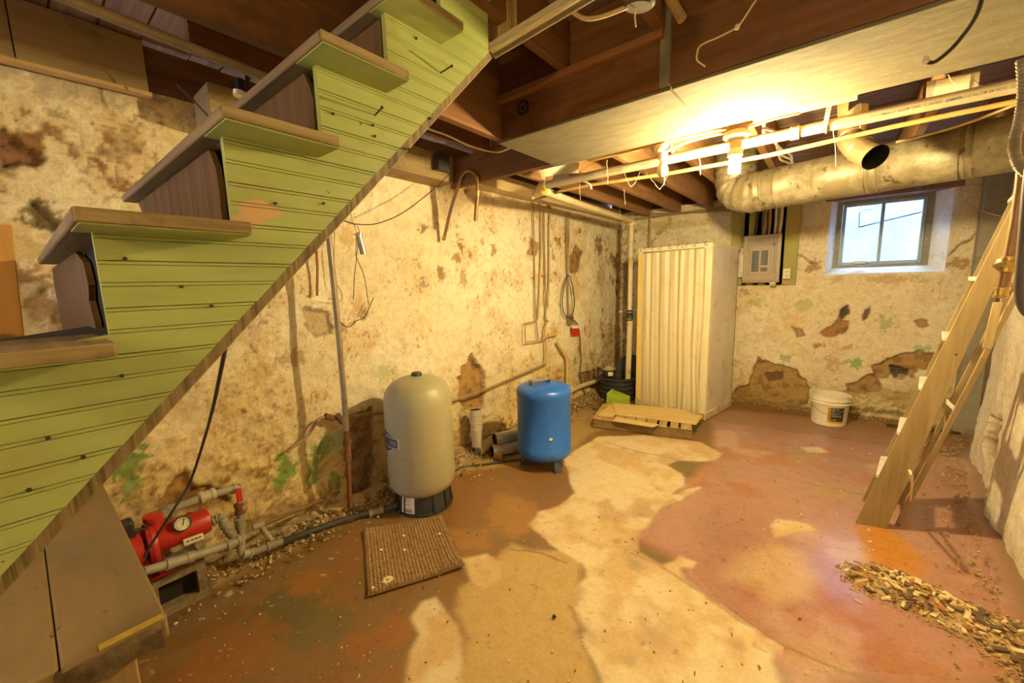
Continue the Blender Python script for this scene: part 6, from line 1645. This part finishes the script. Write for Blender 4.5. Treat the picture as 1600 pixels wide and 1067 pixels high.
CREAMF = mat('flake_cream', (.66, .52, .28), (.50, .36, .16), .9, 0, 6)
BROWNF = mat('crumb_brown', (.22, .13, .055), (.13, .075, .03), .95, 0, 8)
DIRTF = mat('rubble_tan', (.46, .31, .13), (.30, .19, .075), .95, 0, 6)
def near_left(r_):
    y_ = r_.uniform(.0, 5.0); x_ = XL + XSL * y_ + .10 + abs(r_.gauss(0, .12)); 
    if bx1 - .2 < x_ < bx1 + .03 and by0 - .02 < y_ < by1 + .02: return None
    return (x_, y_, .012 + .05 * max(0, min(1, (-2.30 - x_) / .2)))
flat_spread(1150, near_left, None, .0058, .004, 11, 'plaster_crumbs', 'pale plaster crumbs strewn along the left wall foot', 'debris', CREAMF)
flat_spread(900, near_left, None, .007, .006, 12, 'dirt_crumbs', 'brown dirt crumbs strewn along the left wall foot', 'debris', BROWNF)
flat_spread(170, lambda r_: (lambda q: (q[0], q[1], .004))(G(r_.uniform(280, 1000), r_.uniform(820, 1067))), None, .0030, .002, 13, 'paint_flakes', 'tiny pale paint flakes scattered on the near floor', 'debris', CREAMF)
flat_spread(130, lambda r_: (lambda q: (q[0], q[1], .004))(G(r_.uniform(1150, 1560), r_.uniform(660, 900))), None, .0048, .0025, 14, 'floor_flakes', 'pale paint flakes scattered on the red floor near the ladder', 'debris', CREAMF)
flat_spread(110, lambda r_: (lambda q: (q[0], q[1], .004))(G(r_.uniform(420, 1300), r_.uniform(690, 1067))), None, .0036, .002, 15, 'dark_crumbs', 'small dark crumbs and twigs scattered over the floor', 'debris', BROWNF)
flat_spread(500, lambda r_: (r_.uniform(-.9, 1.0), YF - .03 - abs(r_.gauss(0, .10)), .02), None, .007, .005, 16, 'far_wall_crumbs', 'plaster crumbs along the foot of the far wall', 'debris', DIRTF)
flat_spread(330, lambda r_: (lambda y_: (xw(y_) - .10 - abs(r_.gauss(0, .09)), y_, .012))(r_.uniform(2.0, 5.2)), None, .006, .005, 17, 'right_wall_crumbs', 'plaster crumbs along the foot of the right wall', 'debris', DIRTF)
# rubble heap on the right
hpoly = [(1318, 893), (1345, 884), (1388, 890), (1450, 918), (1500, 942), (1545, 962), (1600, 978), (1640, 1000), (1650, 1120), (1600, 1067), (1568, 1038), (1520, 1003), (1440, 962), (1372, 937), (1335, 915)]
hp2 = [G(x_, y_)[:2] for x_, y_ in hpoly]
P2 = np.array(hp2); x0, x1, y0, y1 = P2[:, 0].min() - .05, P2[:, 0].max() + .05, P2[:, 1].min() - .05, P2[:, 1].max() + .05
U, V = np.meshgrid(np.arange(x0, x1, .008), np.arange(y0, y1, .008), indexing='ij')
n3 = fbm(U * 22, V * 22, 601); n2 = fbm(U * 7, V * 7, 602)
sd = poly_sd(U, V, hp2) + (n2 - .5) * .06 + (n3 - .5) * .03
Hh = np.where(sd < 0, np.minimum(-sd * .55, .042) * (.6 + .8 * n3), -.02)
def heap_h(x_, y_):
    i = int(np.clip((x_ - x0) / .008, 0, U.shape[0] - 1)); j = int(np.clip((y_ - y0) / .008, 0, U.shape[1] - 1)); return Hh[i, j]
Cc = np.zeros(U.shape + (3,)); Cc[:] = (.42, .29, .12); Cc = mixc(Cc, (.22, .13, .05), sst(.45, .6, n3)); Cc = mixc(Cc, (.56, .43, .22), sst(.55, .7, n2) * .7); Cc = mixc(Cc, (.42, .19, .08), sst(.60, .70, fbm(U * 9, V * 9, 604)) * .7)
hl = ((sd[:-1, :-1] > .015) & (sd[1:, 1:] > .015))
ho = np.array((U.mean(), V.mean(), 0))
heap = thing('rubble_heap', 'heap of rubble and rotten wood chips on the red floor at the lower right', 'rubble', tuple(ho))
hm = grid('mound', np.stack([U - ho[0], V - ho[1], Hh], -1), np.concatenate([Cc, np.ones(U.shape + (1,))], -1), attr_mat('heap_dirt', .95, 90, .4, .8, .008), kind=None, holes=hl); hm.parent = heap
r_ = random.Random(21); protos = []
cols = [mat('chip_tan', (.55, .38, .16), (.40, .26, .10), .85), mat('chip_dark', (.09, .055, .025), (.15, .09, .04), .9), mat('chip_red', (.40, .15, .06), (.30, .11, .04), .9), mat('chip_pale', (.68, .54, .30), (.55, .42, .21), .85)]
for k in range(8):
    b = M(); b.chip((ho[0], ho[1], 0), .017 if k % 2 else .011, .005 + .0035 * (k % 3), .002 + .0012 * (k % 2), r_.uniform(0, PI), .3, r_); o = part('chip', b, cols[(0, 1, 3, 0, 2, 1, 0, 3)[k]], heap); protos.append(o)
cnt = 0
while cnt < 280:
    x_ = r_.uniform(x0, x1); y_ = r_.uniform(y0, y1)
    if poly_sd(np.array([x_]), np.array([y_]), hp2)[0] > -.004: continue
    px_, py_ = x_ - ho[0], y_ - ho[1]
    if cnt < 8: o = protos[cnt]; o.location = (px_, py_, heap_h(x_, y_) + .006); o.rotation_euler = (r_.uniform(-.3, .3), r_.uniform(-.3, .3), r_.uniform(0, 6))
    else: o = share('chip', protos[r_.randrange(8)], heap, (px_, py_, heap_h(x_, y_) + .006)); o.rotation_euler = (r_.uniform(-.35, .35), r_.uniform(-.35, .35), r_.uniform(0, 6)); k = r_.uniform(.6, 1.5); o.scale = (k, k, k)
    cnt += 1
b = M()
for _ in range(3600):
    x_ = r_.uniform(x0, x1); y_ = r_.uniform(y0, y1)
    d_ = poly_sd(np.array([x_]), np.array([y_]), hp2)[0]
    if d_ > .05 * r_.random(): continue
    s_ = r_.uniform(.002, .007); b.chip((x_, y_, max(heap_h(x_, y_), .0) + .003), s_, s_ * .7, .002, r_.uniform(0, 6), .6, r_)
part('crumbs', b, DIRTF, heap, kind='stuff')
one('splinter', 'single pale wood splinter on the red floor left of the rubble heap', 'splinter', M().bar(G(1335, 936, .004), G(1347, 943, .004), (.003, .002, 0), (0, 0, .002)), cols[3])
one('dark_pebble', 'dark lump with a pale chip beside it on the tan floor patch', 'pebble', M().ball(G(866, 963, .008), .010, 8, (1, .8, .8)), NAIL)

# ================================================================== COBWEBS
b = M(); r_ = random.Random(8)
def strand(p, q, sag=.02, n=8):
    p = np.array(p); q = np.array(q); b.tube([p + (q - p) * t + np.array((r_.uniform(-.004, .004), 0, -sag * 4 * t * (1 - t) + r_.uniform(-.003, .003))) for t in np.linspace(0, 1, n)], .0013, 4, False)
for x_, y0_, y1_, Y in ((710, 143, 185, 1.66), (731, 128, 142, 1.66), (948, 250, 288, 2.5), (905, 282, 312, 2.6), (1093, 245, 272, 2.5), (1343, 160, 200, 2.6), (1303, 185, 260, 2.7), (968, 322, 342, 4.0), (975, 295, 320, 3.0)): strand(PY(x_, y0_, Y), PY(x_ + 2, y1_, Y), 0)
strand(PY(1487, 300, 5.3), PY(1570, 340, 4.6), .03); strand(PY(975, 268, 2.7), PY(985, 292, 2.7), .01); strand(PY(985, 292, 2.7), PY(1000, 268, 2.75), .02); strand(PY(1010, 270, 2.8), PY(1030, 296, 2.8), 0); strand(PY(1030, 296, 2.8), PY(1045, 270, 2.8), .01)
strand(PY(905, 268, 2.42), PY(935, 250, 2.42), .0); strand(PY(1480, 118, 2.5), PY(1500, 138, 2.5), 0); strand(PY(1520, 122, 2.6), PY(1550, 145, 2.6), 0)
one('cobwebs', 'dusty cobweb strands hanging below the joists', 'cobweb', b, WEB, kind='stuff', loc=(0, 0, 0))
print('objects', len(bpy.data.objects), 'tris', sum(sum(len(p.vertices) - 2 for p in o.data.polygons) for o in bpy.data.objects if o.type == 'MESH'))
